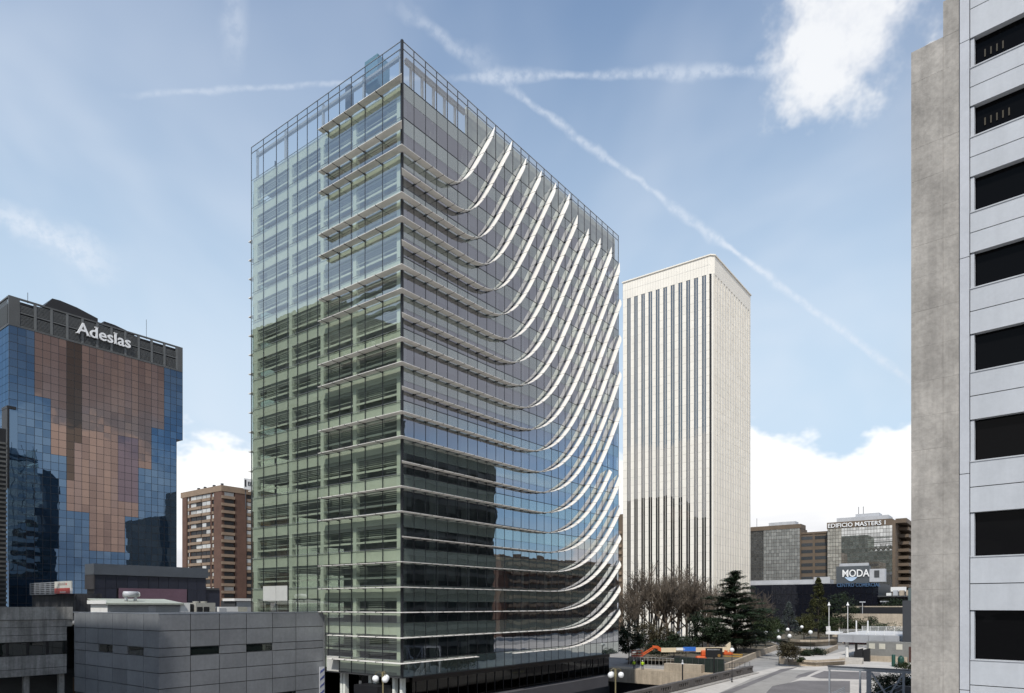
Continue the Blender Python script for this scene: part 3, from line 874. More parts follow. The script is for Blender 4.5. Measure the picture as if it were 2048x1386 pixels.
for x in (.15, 1.0): part('grille', M_black, cu_, (x, x + .7, -.03, .02, .3, 1.75))
for x in (.5, 1.5): MB().lathe([(.35, 2.25), (.4, 2.42), (.01, 2.44)], 12, (x, .9, 0)).build('fan_cap', mat('unit_beige', (.40, .39, .35)), cu_)
wb = rthing('long_white_duct', 'low white ventilation box on the annexe roof next to the glass tower', 'ventilation box', 45.6, 80.0)
part('body', M_white, wb, (0, 2.6, 0, 1.5, .35, 1.75)); part('vent', M_lgrey, wb, (.1, 1.0, -.04, -.01, 1.0, 1.6)); part('skid', M_black, wb, (0, 2.4, .2, 1.3, 0, .35)); part('end_panel', mat('unit_cream', (.5, .49, .42), .6), wb, (2.6, 3.9, 0, 1.5, .3, 1.74))
ks = thing('grey_shutter_hut', 'small hut with a grey roller shutter and white fascia behind the annexe', 'hut', *at(470, 105), 0)
part('wall', M_dgrey, ks, (0, 4, .1, 4, 0, zat(1201, 106))); part('fascia', M_white, ks, (-.3, 3.2, -.3, 3, zat(1202, 106), zat(1197, 106))); part('shutter', M_lgrey, ks, (.3, 2.9, -.02, .08, 8, zat(1203, 106)))

# ------------------------------------------------------------------ brown brick apartment block
BU, BV = at(443, 270); BL = run_v(BU, BV, 362); BT = zat(970, 270); FH = 2.9
ap = thing('brick_apartment_block', 'tall brown brick apartment block with beige balconies, between the mirror and glass towers', 'apartment block', BU, BV)
M_brick = mat('brown_brick', (.115, .062, .044), .85, .15, .3, bump=.2)
M_beige = mat('beige_render', (.25, .18, .125), .85, .12, .3)
M_winw = mat('white_blind_window', (.48, .48, .46), .5, .1, rnd=.2)
part('wall', M_brick, ap, (.6, 34, .6, BL - .4, 0, BT - 2.2))
part('roof_parapet', M_beige, ap, (-.15, 34, -.15, BL, BT - 2.3, BT))
def sl(x): return (475 - x) / 375 * BL
def tl(x): return (x - 475) / 82 * 6.2
part('brick_pier', M_brick, ap, (0, .7, 0, sl(408), 0, BT - 2.3), (.7, 1.2, 0, .7, 0, BT - 2.3)); part('brick_pier', M_brick, ap, (0, .7, sl(155), sl(112), 0, BT - 2.3)); part('brick_pier', M_brick, ap, (.1, .7, sl(385), sl(376), 0, BT - 2.3))
part('brick_pier', M_brick, ap, (tl(552), tl(618), 0, .7, 0, BT - 2.3)); part('brick_pier', M_brick, ap, (tl(656), tl(668), 0, .7, 0, BT - 2.3)); part('brick_pier', M_brick, ap, (.1, .7, sl(188), sl(182), 0, BT - 2.3))
bal, win, aw = [], [], []
for k in range(19):
    z = BT - 2.3 - (k + 1) * FH
    for a, c_, dep in ((sl(292), sl(188), .2), (sl(370), sl(295), .35), (sl(182), sl(158), .5)):
        bal.append(('cube', (dep - .1, (a + c_) / 2, z + .55), (.5 if dep < .3 else .2, c_ - a - .1, 1.1), M_beige, None))
        for q in range(2):
            yy = a + (q + .5) * (c_ - a) / 2; white_blind = RD.random() < (.7 if k < 3 else .22)  # random choice of white blind, else black pane
            win.append(('cube', (.42, yy, z + 1.95), (.1, (c_ - a) / 2 - .25, 1.5), M_winw if white_blind else M_black, None))
    bal.append(('cube', (.25, (sl(402) + sl(386)) / 2, z + .6), (.2, sl(386) - sl(402) - .1, 1.1), M_beige, None))
    win.append(('cube', (.45, (sl(402) + sl(386)) / 2, z + 1.9), (.1, sl(386) - sl(402) - .2, 1.3), M_winw if RD.random() < .6 else M_black, None))
    for x0, x1 in ((475, 548), (672, 760)):
        bal.append(('cube', ((tl(x0) + tl(x1)) / 2, -.05, z + .6), (tl(x1) - tl(x0), .9, 1.15), M_beige, None))
        win.append(('cube', ((tl(x0) + tl(x1)) / 2, .40, z + 1.95), (tl(x1) - tl(x0) - .2, .1, 1.5), M_winw if RD.random() < .35 else M_black, None))
    bal.append(('cube', ((tl(622) + tl(654)) / 2, .35, z + .6), (tl(654) - tl(622), .2, 1.1), M_beige, None))
    win.append(('cube', ((tl(622) + tl(654)) / 2, .45, z + 1.9), (tl(654) - tl(622) - .3, .1, 1.4), M_winw if RD.random() < .6 else M_black, None))
pieces('balcony', ap, bal); pieces('window', ap, win)
for y in (3, 9, 16, 21): MB().tube([(2, y, BT), (2, y, BT + 1.2)], [.5, .6], 8).build('chimney', M_dgrey, ap)
part('awning', mat('orange_awning', (.55, .24, .06), .7), ap, (tl(672), tl(760), -.9, .2, BT - 3.2, BT - 3.0), (tl(672), tl(760), -.9, .2, BT - 2.3 - 4 * FH - .4, BT - 2.3 - 4 * FH - .2))
eu, ev = at(488, 275)
es = thing('roof_billboard', 'white rooftop billboard with dark print half hidden by the glass tower', 'billboard', eu, ev, zat(978, 275))
part('panel', M_white, es, (0, 6, 0, .3, 0, zat(956, 275) - zat(978, 275))); part('figure', M_black, es, (.35, 1.0, -.06, -.02, 1.0, 3.9))
letters('EL', 2.2, .1, M_black, es, Vector((1.6, -.06, 1.7)), ROT_V)
MB().tube([(1, .5, -8), (1, .5, 0)], .2, 5).build('post', M_dgrey, es); MB().tube([(4, .5, -8), (4, .5, 0)], .2, 5).build('post', M_dgrey, es)

# ------------------------------------------------------------------ white tower
KU, KV = at(1427, 250); KS = run_v(KU, KV, 1246); KL = run_u(KU, KV, 1501); KT = zat(507, 250)
pc = thing('white_tower', 'slender white skyscraper with dark vertical window slots and a plain attic', 'skyscraper', KU, KV)
M_wst = mat('white_stone', (.84, .785, .69), .6, .04, .15, rnd=.03)
G_slot = glass('slot_glass', (.05, .05, .06), .22, 2.4, body=(.012, .013, .016), bodyf=1.0, wav=.02, wscale=.2)
ATT = 7.0; ZW = KT - ATT
part('core_wall', mat('slot_back', (.03, .03, .032), .6), pc, (.75, KL - .5, .75, KS - .5, 0, ZW))
part('attic', M_wst, pc, (.0, KL, 1.2, KS, ZW, KT - .35), (1.2, KL, 0, 1.19, ZW, KT - .35))
MB().prism([(1.2, .0, ZW), (1.2, 1.2, ZW), (0, 1.2, ZW)], (0, 0, ATT - .35)).build('attic_corner', M_wst, pc)
MB().prism([(-.35, 1.0, KT - .35), (1.0, -.35, KT - .35), (KL + .35, -.35, KT - .35), (KL + .35, KS + .35, KT - .35), (-.35, KS + .35, KT - .35)], (0, 0, .45)).build('cornice', M_wst, pc)
b = MB()
for q in range(1, 34): b.box(-.012, .02, 1.2 + q * KS / 34 - .03, 1.2 + q * KS / 34 + .03, ZW, KT - .4)
b.box(-.012, .02, 1.3, KS, ZW + 3.3, ZW + 3.38); b.build('attic_joints', mat('joint_grey', (.42, .40, .37), .7), pc, kind='stuff')
fl = 3.1; nf = int(ZW / fl)
cpan = []
slots = [3.6 + 3.08 * j for j in range(11)]
edges = [1.6] + [e for s_ in slots for e in (s_ - .80, s_ + .80)] + [KS]
for r in range(nf):
    zc = ZW - (r + .5) * fl
    for i in range(0, len(edges), 2):
        y0, y1 = edges[i], edges[i + 1]
        cpan.append(('cube', (.35, (y0 + y1) / 2, zc), (.7, y1 - y0, fl - .07), M_wst, None))
side = []
sl2 = [2.6 + 2.82 * j for j in range(14)]
ed2 = [1.2] + [e for s_ in sl2 for e in (s_ - .60, s_ + .60)] + [KL]
for r in range(nf):
    zc = ZW - (r + .5) * fl
    for i in range(0, len(ed2), 2):
        side.append(('cube', ((ed2[i] + ed2[i + 1]) / 2, .35, zc), (ed2[i + 1] - ed2[i], .7, fl - .07), M_wst, None))
pieces('cladding_panel', pc, cpan + side)
part('joint_backing', mat('joint_grey', (.42, .40, .37), .7), pc, *[(.05, .72, edges[i] + .01, edges[i + 1] - .01, 0, ZW) for i in range(0, len(edges), 2)])
for s_ in slots:
    for a, c_ in ((s_ - .79, s_ - .08), (s_ + .08, s_ + .79)): part('window_slot', G_slot, pc, (.17, .24, a, c_, 0, ZW))
    part('slot_mullion', M_wst, pc, (.10, .5, s_ - .07, s_ + .07, 0, ZW))
part('rear_cladding', M_wst, pc, (KL - .5, KL, .8, KS, 0, ZW), (.8, KL - .5, KS - .5, KS, 0, ZW))
part('corner_slot', M_black, pc, (.28, .74, .75, 1.59, 0, ZW)); part('corner_pier', M_wst, pc, (.05, .72, .02, .74, 0, ZW - .01))
for s_ in sl2: part('window_slot', G_slot, pc, (s_ - .59, s_ + .59, .32, .40, 0, ZW)); part('slot_mullion', M_wst, pc, (s_ - .085, s_ + .085, .08, .5, 0, ZW))
part('joint_backing', mat('joint_grey', (.42, .40, .37), .7), pc, *[(ed2[i] + .01, ed2[i + 1] - .01, .05, .72, 0, ZW) for i in range(0, len(ed2), 2)])

# ------------------------------------------------------------------ grey tower at the right edge
RR = rad(46.2)
rt = thing('concrete_edge_tower', 'grey panelled tower with black strip windows and a raw concrete pier, at the right edge', 'office tower', *UV(17.24, 29.5), rot=RR)
M_rc = mat('raw_concrete', (.345, .32, .29), .85, .20, .55, bump=.4, bscale=9, streak=.16, rnd=.03)
M_rp = mat('pale_panel', (.47, .485, .51), .5, .04, .8, rnd=.03, streak=.05)
def zq(y, Y=28.05): return H + (HZ - y) / F * Y
zpier = zat(104, 29.5)
lift_ = []
zz = 0.0; k = 0
while zz < zpier - .3:                                       # cast in lifts, each a little proud or set back
    h_ = min(1.45 + .1 * RD.uniform(-1, 1), zpier - zz); lift_.append(('cube', (1.0 + RD.uniform(0, .008), -.60, zz + h_ / 2), (2.0, 1.185, h_ - .005), M_rc, None)); 
    lift_.append(('cube', (1.012 + RD.uniform(0, .008), -1.48, zz + h_ / 2), (2.0, .565, h_ - .005), M_rc, None)); zz += h_
lift_.append(('cube', (1.012, -1.48, zpier + .7), (2.0, .565, 1.5), M_rc, None))
pieces('concrete_lift', rt, lift_)
part('pier_core', M_concd, rt, (.1, 1.9, -1.72, -.06, 0, zpier - .1))
MB().tube([(.9, -.55, zpier + .25), (1.9, -.55, zpier + .25)], .42, 14).build('roof_drum', M_lgrey, rt, True)
rows = [(79, 138.5), (215, 277), (356, 427), (508, 579), (670, 746), (841, 924), (1026, 1114), (1221, 1319), (1420, 1500), (1620, 1700)]
zs = [(zq(a), zq(c_)) for a, c_ in rows]
sp, wi = [], []
tops = [zq(-38)] + [c_ for _, c_ in zs]
for i, (zt, zb_) in enumerate(zs):
    up = tops[i]
    for y0, y1 in ((-8.4, -2.16), (-14.7, -8.45)):
        mid = (up + zt) / 2
        sp.append(('cube', (.14, (y0 + y1) / 2, (up + mid) / 2), (.28, y1 - y0, up - mid - .035), M_rp, None))
        sp.append(('cube', (.14, (y0 + y1) / 2, (mid + zt) / 2), (.28, y1 - y0, mid - zt - .035), M_rp, None))
    for q in range(3):
        wi.append(('cube', (.32, -2.30 - 2.05 - q * 4.1, (zt + zb_) / 2), (.06, 4.05, zt - zb_), M_blackglass, None))
    part('window_jamb', M_rp, rt, (.05, .30, -2.29, -2.16, zb_ + .02, zt - .02))
    part('window_sill', M_lgrey, rt, (-.03, .28, -14.7, -2.16, zb_ - .02, zb_ + .03))
pieces('wall_panel', rt, sp); pieces('strip_window', rt, wi)
part('backing_wall', M_black, rt, (.6, 9, -14.7, -1.78, 0, tops[0] - .05))
zz = 0
while zz < tops[0]:
    part('corner_strip', mat('corner_strip', (.47, .48, .51), .5, .06, .8), rt, (-.04, .12, -2.13, -1.80, zz + .015, min(zz + 8.9, tops[0]) - .015)); zz += 8.9
for yy, zz_, n in ((-2.6, zs[0][1] + .5, 4), (-2.6, zs[1][1] + .55, 5)):
    b = MB()
    for q in range(n): b.box(.25, .27, yy - q * .2 - .05, yy - q * .2, zz_ - .12, zz_ + .18)
    b.build('amber_vanes', mat('amber_vane', (.035, .026, .010), .6), rt, kind='stuff')  # small vanes in plain dark amber, no glow

# ------------------------------------------------------------------ buildings out of the picture that its glass mirrors
dk = thing('black_glass_office', 'long black glass office block behind the concrete edge tower, mirrored in the glass tower', 'office block', 48, -46)
part('wall', grid_glass('dark_grid', 1.6, 3.4, (.03, .032, .033), (.045, .055, .052), (.16, .18, .18), .08), dk, (0, 73, 0, 49, 0, 44))
part('roof_plant', M_dgrey, dk, (20, 27, 30, 40, 44, 47.5), (48, 50, 40, 44, 44, 50)); part('roof_rail', M_dgrey, dk, (0, 73, 48.6, 48.9, 44, 45))
for n in range(1, 12): part('floor_band', mat('dark_band', (.10, .11, .105), .6), dk, (.1, 73.05, 49.0, 49.12, n * 3.7, n * 3.7 + .9))
br = thing('brown_flats_beyond', 'brown brick flats out of frame on the right, mirrored low in the glass tower', 'apartment block', 205, -78)
part('wall', M_brick, br, (0, 95, 0, 17, 0, 30)); part('roof', M_beige, br, (-.5, 95.5, -.5, 17.5, 30, 32))
for n in range(9):
    part('balcony_band', M_beige, br, (4, 92, 17.02, 18, n * 3.2 + 2.2, n * 3.2 + 3.3))
    part('window_band', M_black, br, (3, 93, 16.9, 17.1, n * 3.2 + 3.4, n * 3.2 + 5.0))
rd_ = thing('rounded_dark_tower', 'dark tower out of frame on the right, mirrored in the bronze glass', 'office tower', 139, -78)
MB().prism([(0, 0, 0), (9, 0, 0), (9, 12, 0), (8, 15, 0), (1, 15, 0), (0, 12, 0)], (0, 0, 84)).build('wall', M_dark, rd_)
lb = thing('dark_terraced_block', 'dark terraced block out of frame, mirrored in the left face of the glass tower', 'building', -30, 93)
part('wall', mat('dark_clad', (.17, .20, .165), .7, .25, .12), lb, (0, 34, 24.5, 110, 0, 77), (2, 34, 0, 24.4, 0, 62))
for n in range(18): part('floor_band', mat('dark_clad2', (.24, .26, .22), .7, .2), lb, (34.0, 34.25, .2, 109, n * 4.2 + 2, n * 4.2 + 3))
b = MB()
for q in range(1600):
    yy = RD.uniform(.5, 24); c_ = Vector((RD.uniform(31, 34), yy, 62 + abs(RD.gauss(0, 1.4)) + 1.6 * math.sin(yy * .8) ** 2)); s_ = RD.uniform(.25, .55)
    a1, a2 = Vector((RD.uniform(-1, 1), RD.uniform(-1, 1), RD.uniform(-1, 1))) * s_, Vector((RD.uniform(-1, 1), RD.uniform(-1, 1), RD.uniform(-1, 1))) * s_
    b.poly([c_ - a1, c_ + a2, c_ + a1, c_ - a2])
b.build('roof_planting', mat('roof_green', (.05, .07, .03), .8), lb, kind='stuff')
ob = thing('photographers_side_block', 'plain block behind the viewpoint whose shade falls on the grey annexe', 'building', -46, 34)
part('wall', M_concd, ob, (18, 30, 9, 31, 0, 10.7 + 45.6 / .93 * math.tan(SUN_EL) * 1.0))
bb_ = thing('brown_terraced_offices', 'brown banded offices behind the glass tower, mirrored in the far curtain walls', 'office block', 118, 82)
for i, (x0, y0, y1, zt) in enumerate(((0, 4, 30, 44), (4, 0, 3.9, 34), (2, 30.1, 40, 52))):
    part('wall', mat('brown_clad', (.17, .13, .095), .7, .1), bb_, (x0, 28, y0, y1, 0, zt))
    for n in range(int(zt / 3.6)): part('window_band', M_black, bb_, (27.9, 28.12, y0 + .5, y1 - .5, n * 3.6 + 1.2, n * 3.6 + 2.8))

# ------------------------------------------------------------------ far right: mirror-glass offices, black shopping centre
MU, MV = at(1785, 310); MS = run_v(MU, MV, 1655); MT = zat(1036, 310)
G_mir = grid_glass('pale_mirror_grid', 1.25, 1.75, (.09, .085, .075), (.20, .195, .18), (.88, .88, .84), .72, .10)
M_brn = mat('brown_fascia', (.13, .095, .065), .7, .1)
ma = thing('lettered_mirror_offices', 'square mirror glass office block with large roof-edge lettering', 'office block', MU, MV)
part('curtain_wall', G_mir, ma, (0, 20, .05, MS, 0, MT - 3.2))
part('fascia', M_brn, ma, (-.3, 20, 0, MS + .2, MT - 3.2, MT - .2)); part('end_wall', M_brn, ma, (-.25, 20, -1.2, .04, 0, MT - 1))
part('roof_plant', M_lgrey, ma, (3, 15, 2, 24, MT - .2, MT + 2.0), (4, 12, 6, 16, MT + 2, MT + 3.4))
for k in range(14): part('end_balcony', M_brn, ma, (8, 19, -5.5, -1.2, 4 + k * 3.3, 5.4 + k * 3.3))
part('end_pier', M_brn, ma, (18, 20, -5.6, -1.21, 0, MT - 1)); part('end_cap', M_brn, ma, (-.2, 20, -5.6, -1.21, MT - 2.4, MT - .4))
for y in (13, 15): MB().tube([(6, y, MT + 3), (6, y, MT + 7)], .13, 5).build('roof_mast', M_dgrey, ma)
ml = thing('roof_edge_lettering', 'white capitals along the brown roof edge of the square mirror offices', 'sign', MU, MV)
letters('EDIFICIO MASTERS 1', 2.75, .3, mat('sign_white', (.86, .86, .86)), ml, Vector((-.55, MS - .2, MT - 2.75)), ROT_U, sx=.995)
# lower linking wing
nu, nv = at(1656, 331); ns = run_v(nu, nv, 1600)
mw = thing('brown_linking_wing', 'brown office wing with window bands joining the two mirror glass blocks', 'office wing', nu, nv)
part('wall', M_brn, mw, (0, 14, 0, ns, 0, zat(1063, 331))); part('roof_edge', M_brn, mw, (-.3, 14, -.1, ns, zat(1066, 331), zat(1062, 331)))
wi = []
for k in range(9):
    for q in range(2): wi.append(('cube', (-.02, (q + .5) * ns / 2, zat(1074, 331) - k * 3.3), (.1, ns / 2 - .9, 1.6), mat('office_window', (.05, .055, .06), .25, .3, 2.0, rnd=.3), None))
pieces('window_band', mw, wi); part('pier', M_brn, mw, (-.2, 0, ns / 2 - .5, ns / 2 + .5, 0, zat(1066, 331)))
fu_, fv = at(1600, 338); fs = run_v(fu_, fv, 1488)
mf = thing('plain_mirror_offices', 'mirror glass office block with a brown cornice, partly behind the white tower', 'office block', fu_, fv)
FT = zat(1049, 338)
part('curtain_wall', G_mir, mf, (0, 14, 0, fs, 0, FT - 1.8)); part('cornice', M_brn, mf, (-.4, 9, -.5, fs, FT - 1.8, FT + .3)); part('end_wall', M_brn, mf, (-.1, 12, -.4, -.02, 0, FT - 1.8))
part('roof_plant', M_lgrey, mf, (3, 9, 3, 16, FT + .3, FT + 2.2)); MB().tube([(3, 22, FT), (3, 22, FT + 5)], .12, 4).build('mast', M_dgrey, mf)
# black shopping centre
cu0, cv0 = at(1757, 268); cs = run_v(cu0, cv0, 1490); CT = zat(1166, 268)
sc_ = thing('black_shopping_centre', 'long low black glass shopping centre below the mirror offices', 'shopping centre', cu0, cv0)
M_sc = glass('shop_black', (.02, .02, .02), .05, 3.5, (.8, .85, 1), body=(.008, .009, .014), bodyf=1.0, wav=.02)
part('wall', M_black, sc_, (.3, 30, .3, cs, 0, CT))
cp_ = []; ncol = 24
for i in range(ncol):
    for r in range(5): cp_.append(('px', (0, (i + .5) * cs / ncol, CT - (r + .5) * CT / 5), (1, cs / ncol - .12, CT / 5 - .15), M_sc, tilt(.004)))
pieces('glass_panel', sc_, cp_)
part('roof_strip', M_lgrey, sc_, (1, 12, cs * .36, cs, CT, CT + 2.0), (.6, 1, cs * .35, cs, CT, CT + .8)); part('roof_signboard', M_lgrey, sc_, (.4, .8, cs * .34, cs * .46, CT + .2, CT + 2.9))
part('side_wing', M_black, sc_, (2, 30, -26, -.2, 0, CT - 5.5))
part('entrance_canopy', M_tan, sc_, (-8, .2, -9, 9, 6.6, 8.0)); part('canopy_leg', M_tan, sc_, (-8, -7.2, -9, -8.2, 0, 6.6), (-8, -7.2, 8.2, 9, 0, 6.6)); part('upper_deck', M_dgrey, sc_, (-1.5, 2, -20, 0.1, CT - 5.4, CT - 5))
for i in range(9): part('deck_object', RD.choice((M_white, M_tan, M_lgrey)), sc_, (2 + RD.uniform(0, 2), 5, -4 - i * 2.2, -2.4 - i * 2.2, CT - 5.4, CT - 3.6 + RD.uniform(-.5, .9)))
sb = thing('grey_fashion_sign', 'dark grey rooftop sign box with white capitals on the black shopping centre', 'sign', cu0, cv0)
sw = run_v(cu0, cv0, 1672); sw2 = run_v(cu0, cv0, 1738)
part('sign_box', mat('sign_slate', (.075, .085, .095), .6, .05), sb, (.2, 4, sw2, sw, CT + .1, CT + 7.0)); part('side_panel', M_lgrey, sb, (.4, 4, sw2 - 5.5, sw2 - .1, CT + .5, CT + 5.6)); part('side_emblem', M_dgrey, sb, (.3, .38, sw2 - 3.6, sw2 - 1.8, CT + 2.2, CT + 5.0))
part('sign_plant', M_lgrey, sb, (1.5, 4, 4, sw - 1, CT + 7.0, CT + 8.2))
letters('MODA', 4.1, .3, mat('sign_white', (.86, .86, .86)), sb, Vector((-.05, run_v(cu0, cv0, 1684), CT + 2.7)), ROT_U, sx=.80)
MB().prism([(-.03, run_v(cu0, cv0, 1702) - 2.4 + 4.8 * i / 12, CT + 2.6 - 1.7 * math.sin(math.pi * i / 12)) for i in range(13)], (.1, 0, 0)).build('emblem_swash', mat('pale_blue', (.45, .58, .75), .5), sb)
ct_ = thing('shopping_centre_lettering', 'small blue capitals along the parapet under the grey rooftop sign', 'sign', cu0, cv0)
letters('CENTRO COMERCIAL', 2.0, .2, mat('sign_blue', (.06, .12, .22), .5), ct_, Vector((-.3, run_v(cu0, cv0, 1674), CT - 1.3)), ROT_U, sx=.80)
# scraps of city further off
ru, rv = at(1840, 420)
rb = thing('red_brick_flats', 'small red brick building in the gap beside the concrete pier', 'building', ru, rv)
part('wall', mat('red_brick', (.33, .085, .055), .85, .1), rb, (0, 14, 0, 22, 0, zat(1126, 420))); part('roof', mat('tile_red', (.42, .13, .08), .8), rb, (-.3, 14, -.3, 22, zat(1126, 420), zat(1122, 420)))
pieces('window', rb, [('cube', (-.05, 3 + i * 3.2, 20 + k * 3.4), (.1, 1.6, 1.6), M_winw, None) for i in range(6) for k in range(5)])
tu_, tv_ = at(1246, 330)
tb = thing('brown_flats_sliver', 'brown flats glimpsed between the glass tower and the white tower', 'apartment block', tu_, tv_)
part('wall', M_brn, tb, (0, 12, 0, 16, 0, zat(1028, 330)))
for k in range(14): part('balcony', M_beige, tb, (-.8, 0, .5, 15, 4 + k * 3.3, 5.3 + k * 3.3))
gu_, gv_ = at(1792, 300)
gb = thing('grey_corner_building', 'grey building edge beside the concrete pier beyond the dark wall', 'building', gu_, gv_)
part('wall', M_dgrey, gb, (0, 14, -30, 0, 0, zat(1180, 300))); part('billboard', M_white, gb, (-.4, -.1, -4, 2, zat(1183, 300), zat(1174, 300))); part('face_panel', mat('slate_teal', (.10, .13, .13), .6), gb, (-.3, 0, -12, -5, 0, zat(1176, 300)))
sheet_ = MB()

# ------------------------------------------------------------------ retaining wall, parapet, sunken street sides
rw = thing('concrete_retaining_wall', 'weathered concrete retaining wall above the dark sunken street', 'wall', 119.5, 40.6)
part('wall', M_tan, rw, (0, .8, -.3, 25.4, -6.2, .15)); part('ledge', M_tan, rw, (-.9, 3.2, .2, 25.4, -2.6, .05))
part('plinth_block', M_tan, rw, (-.8, .8, 6.3, 13.5, .05, 1.55)); part('plinth_block', M_tan, rw, (-.7, .7, -.2, 1.6, .05, 1.2)); part('undercut_shade', M_black, rw, (-.05, 0, -.3, 25.4, -6.2, -2.65))  # the last part is a flat black sheet painting the shade below the ledge
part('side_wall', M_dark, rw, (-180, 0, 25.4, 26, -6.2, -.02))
pp = thing('road_parapet', 'dark slotted parapet wall along the road edge above the sunken street', 'parapet', 60, 40.2)
M_para = mat('parapet_grey', (.115, .105, .10), .8, .15, .5, bump=.3)
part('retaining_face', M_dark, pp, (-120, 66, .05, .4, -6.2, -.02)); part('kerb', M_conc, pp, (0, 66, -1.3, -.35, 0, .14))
for i in range(11):
    x0 = i * 6.0
    part('parapet_block', M_para, pp, (x0 + .03, x0 + 2.6, -.3, .4, 0, 1.35)); part('parapet_rail', M_para, pp, (x0 + 2.6, x0 + 5.97, -.28, .38, 1.0, 1.33)); part('parapet_foot', M_para, pp, (x0 + 2.6, x0 + 5.97, -.28, .38, 0, .42))
    for q in range(4): part('baluster', M_para, pp, (x0 + 3.0 + q * .8, x0 + 3.32 + q * .8, -.25, .35, .42, 1.0))


def fence(name, label, p, q, h, n, m, rails=(.1, .5, 1.0), group=None, mesh_m=None, rad_=.045):
    f = thing(name, label, 'fence', *p, group=group, rot=0); P0 = W(*p); P1 = W(*q) - P0
    for i in range(n + 1): MB().tube([P1 * (i / n), P1 * (i / n) + Vector((0, 0, h))], rad_, 5).build('post', m, f)
    for r in rails: MB().tube([Vector((0, 0, h * r)), P1 + Vector((0, 0, h * r))], .035, 5).build('rail', m, f)
    if mesh_m:
        nn = P1.cross(Vector((0, 0, 1))).normalized() * .02
        MB().prism([Vector((0, 0, .1)), P1 + Vector((0, 0, .1)), P1 + Vector((0, 0, h * .98)), Vector((0, 0, h * .98))], nn).build('netting', mesh_m, f)
    return f


fence('white_site_fence', 'pale barred railing behind the two workers', (121.4, 62.6), (121.4, 53.2), 2.3, 12, mat('pale_rail', (.45, .44, .42), .6), (.05, .98), rad_=.03)
fence('netted_site_fence', 'site fence covered in dark green netting in front of the boom lift', (120.8, 53.0), (120.8, 43.5), 2.7, 8, M_dgrey, (.02, .98), mesh_m=mat('dark_green_net', (.009, .018, .015), .8, .3, 1.2))
fence('dark_hand_railing', 'thin dark railing at the head of the retaining wall near the road', (120.2, 43.2), (127, 40.9), 1.9, 5, M_dgrey, (.3, .6, 1.0))
yb = thing('yellow_barrier', 'yellow slatted site barrier under the cedar', 'barrier', *at(1485, 150), .05)
for z in (.25, .75, 1.25): part('slat', mat('barrier_ochre', (.45, .27, .06), .7, .15), yb, (0, .1, 0, 4.2, z, z + .32))
for y in (0, 2.0, 4.1): part('leg', M_dgrey, yb, (.1, .2, y, y + .1, 0, 1.6))
MB()

# ------------------------------------------------------------------ boom lift
M_or = mat('lift_orange', (.62, .115, .03), .45, .1, .8); M_cr = mat('boom_cream', (.68, .57, .40), .5, .06)
bl_ = thing('boom_lift', 'orange boom lift with a long cream boom resting level over the site fence', 'boom lift', *at(1430, 136), rot=0)
q0 = at(1430, 136); BP = W(*q0)
def bp(x, y, Y=136): return Vector(((x - CX) / F * Y, Y, zat(y, Y))) - BP
b = MB(); pA, pB = bp(1322, 1300, 137), bp(1458, 1299, 135)
def slab(p, q, h0, h1, t):
    d = (q - p); nrm = Vector((d.y, -d.x, 0)).normalized() * t
    return MB().prism([p - nrm / 2 + Vector((0, 0, -h0)), q - nrm / 2 + Vector((0, 0, -h1)), q - nrm / 2 + Vector((0, 0, h1)), p - nrm / 2 + Vector((0, 0, h0))], nrm)
bo = slab(pA, pB, .42, .46, .7).build('boom', M_cr, bl_)
slab(bp(1452, 1296, 135), bp(1460, 1292, 135), .5, .75, .72).build('boom_heel', M_cr, bo)
slab(bp(1352, 1298, 136.1), bp(1366, 1298, 136), .24, .24, .76).build('decal_white', M_white, bo); slab(bp(1366.3, 1298, 136), bp(1391, 1298, 135.8), .40, .40, .76).build('decal_blue', mat('decal_blue', (.03, .14, .50), .5), bo)
for i in range(7): slab(bp(1368 + i * 3.2, 1298.3, 136), bp(1370 + i * 3.2, 1298.3, 136), .2, .2 + .06 * (i % 2), .80).build('decal_mark', M_white, bo)
for i in range(4): slab(bp(1397 + i * 2.1, 1298.6, 136), bp(1398.3 + i * 2.1, 1298.6, 136), .12, .12, .8).build('decal_mark', M_black, bo)
slab(bp(1315, 1296, 137), bp(1323, 1300, 137), .42, .38, .6).build('boom_head', M_or, bl_)
for dy in (0, 3.5): slab(bp(1284, 1308 + dy, 137.5), bp(1308, 1293 + dy, 137), .12, .12, .3).build('jib_arm', M_or, bl_)
slab(bp(1305, 1293, 137), bp(1317, 1295, 137), .22, .3, .5).build('jib_link', M_or, bl_)
bk_ = MB(); c0 = bp(1274, 1314, 137.5)
bk_.box(c0.x - 1.1, c0.x + 1.1, c0.y - .5, c0.y + .5, c0.z, c0.z + .35)
for x in (-1.05, 0, 1.05):
    for y in (-.45, .45): bk_.tube([c0 + Vector((x, y, 0)), c0 + Vector((x, y, 1.3))], .05, 5)
for z in (.7, 1.3):
    for y in (-.45, .45): bk_.tube([c0 + Vector((-1.05, y, z)), c0 + Vector((1.05, y, z))], .05, 5)
bk_.build('basket', mat('basket_red', (.36, .06, .025), .5), bl_)
def blob(c, sx, sy, sz, m, nm):
    bm = bmesh.new(); bmesh.ops.create_cube(bm, size=1); bmesh.ops.bevel(bm, geom=bm.edges[:], offset=.22, segments=2, profile=.6, affect='EDGES')
    me = bpy.data.meshes.new(nm); bm.to_mesh(me); bm.free(); me.materials.append(m); o = bpy.data.objects.new(nm, me); COL.objects.link(o); o.parent = bl_; o.location = c; o.scale = (sx, sy, sz); return o
blob(bp(1402, 1318, 135), 2.0, 1.6, 1.25, M_or, 'engine_cover'); blob(bp(1455, 1304, 135.5), 1.9, 1.6, 1.15, M_or, 'counterweight'); blob(bp(1408, 1306, 135.4), 1.2, 1.2, 1.1, M_or, 'turntable')
blob(bp(1425, 1326, 135.6), 5.2, 2.2, .8, M_dgrey, 'chassis')
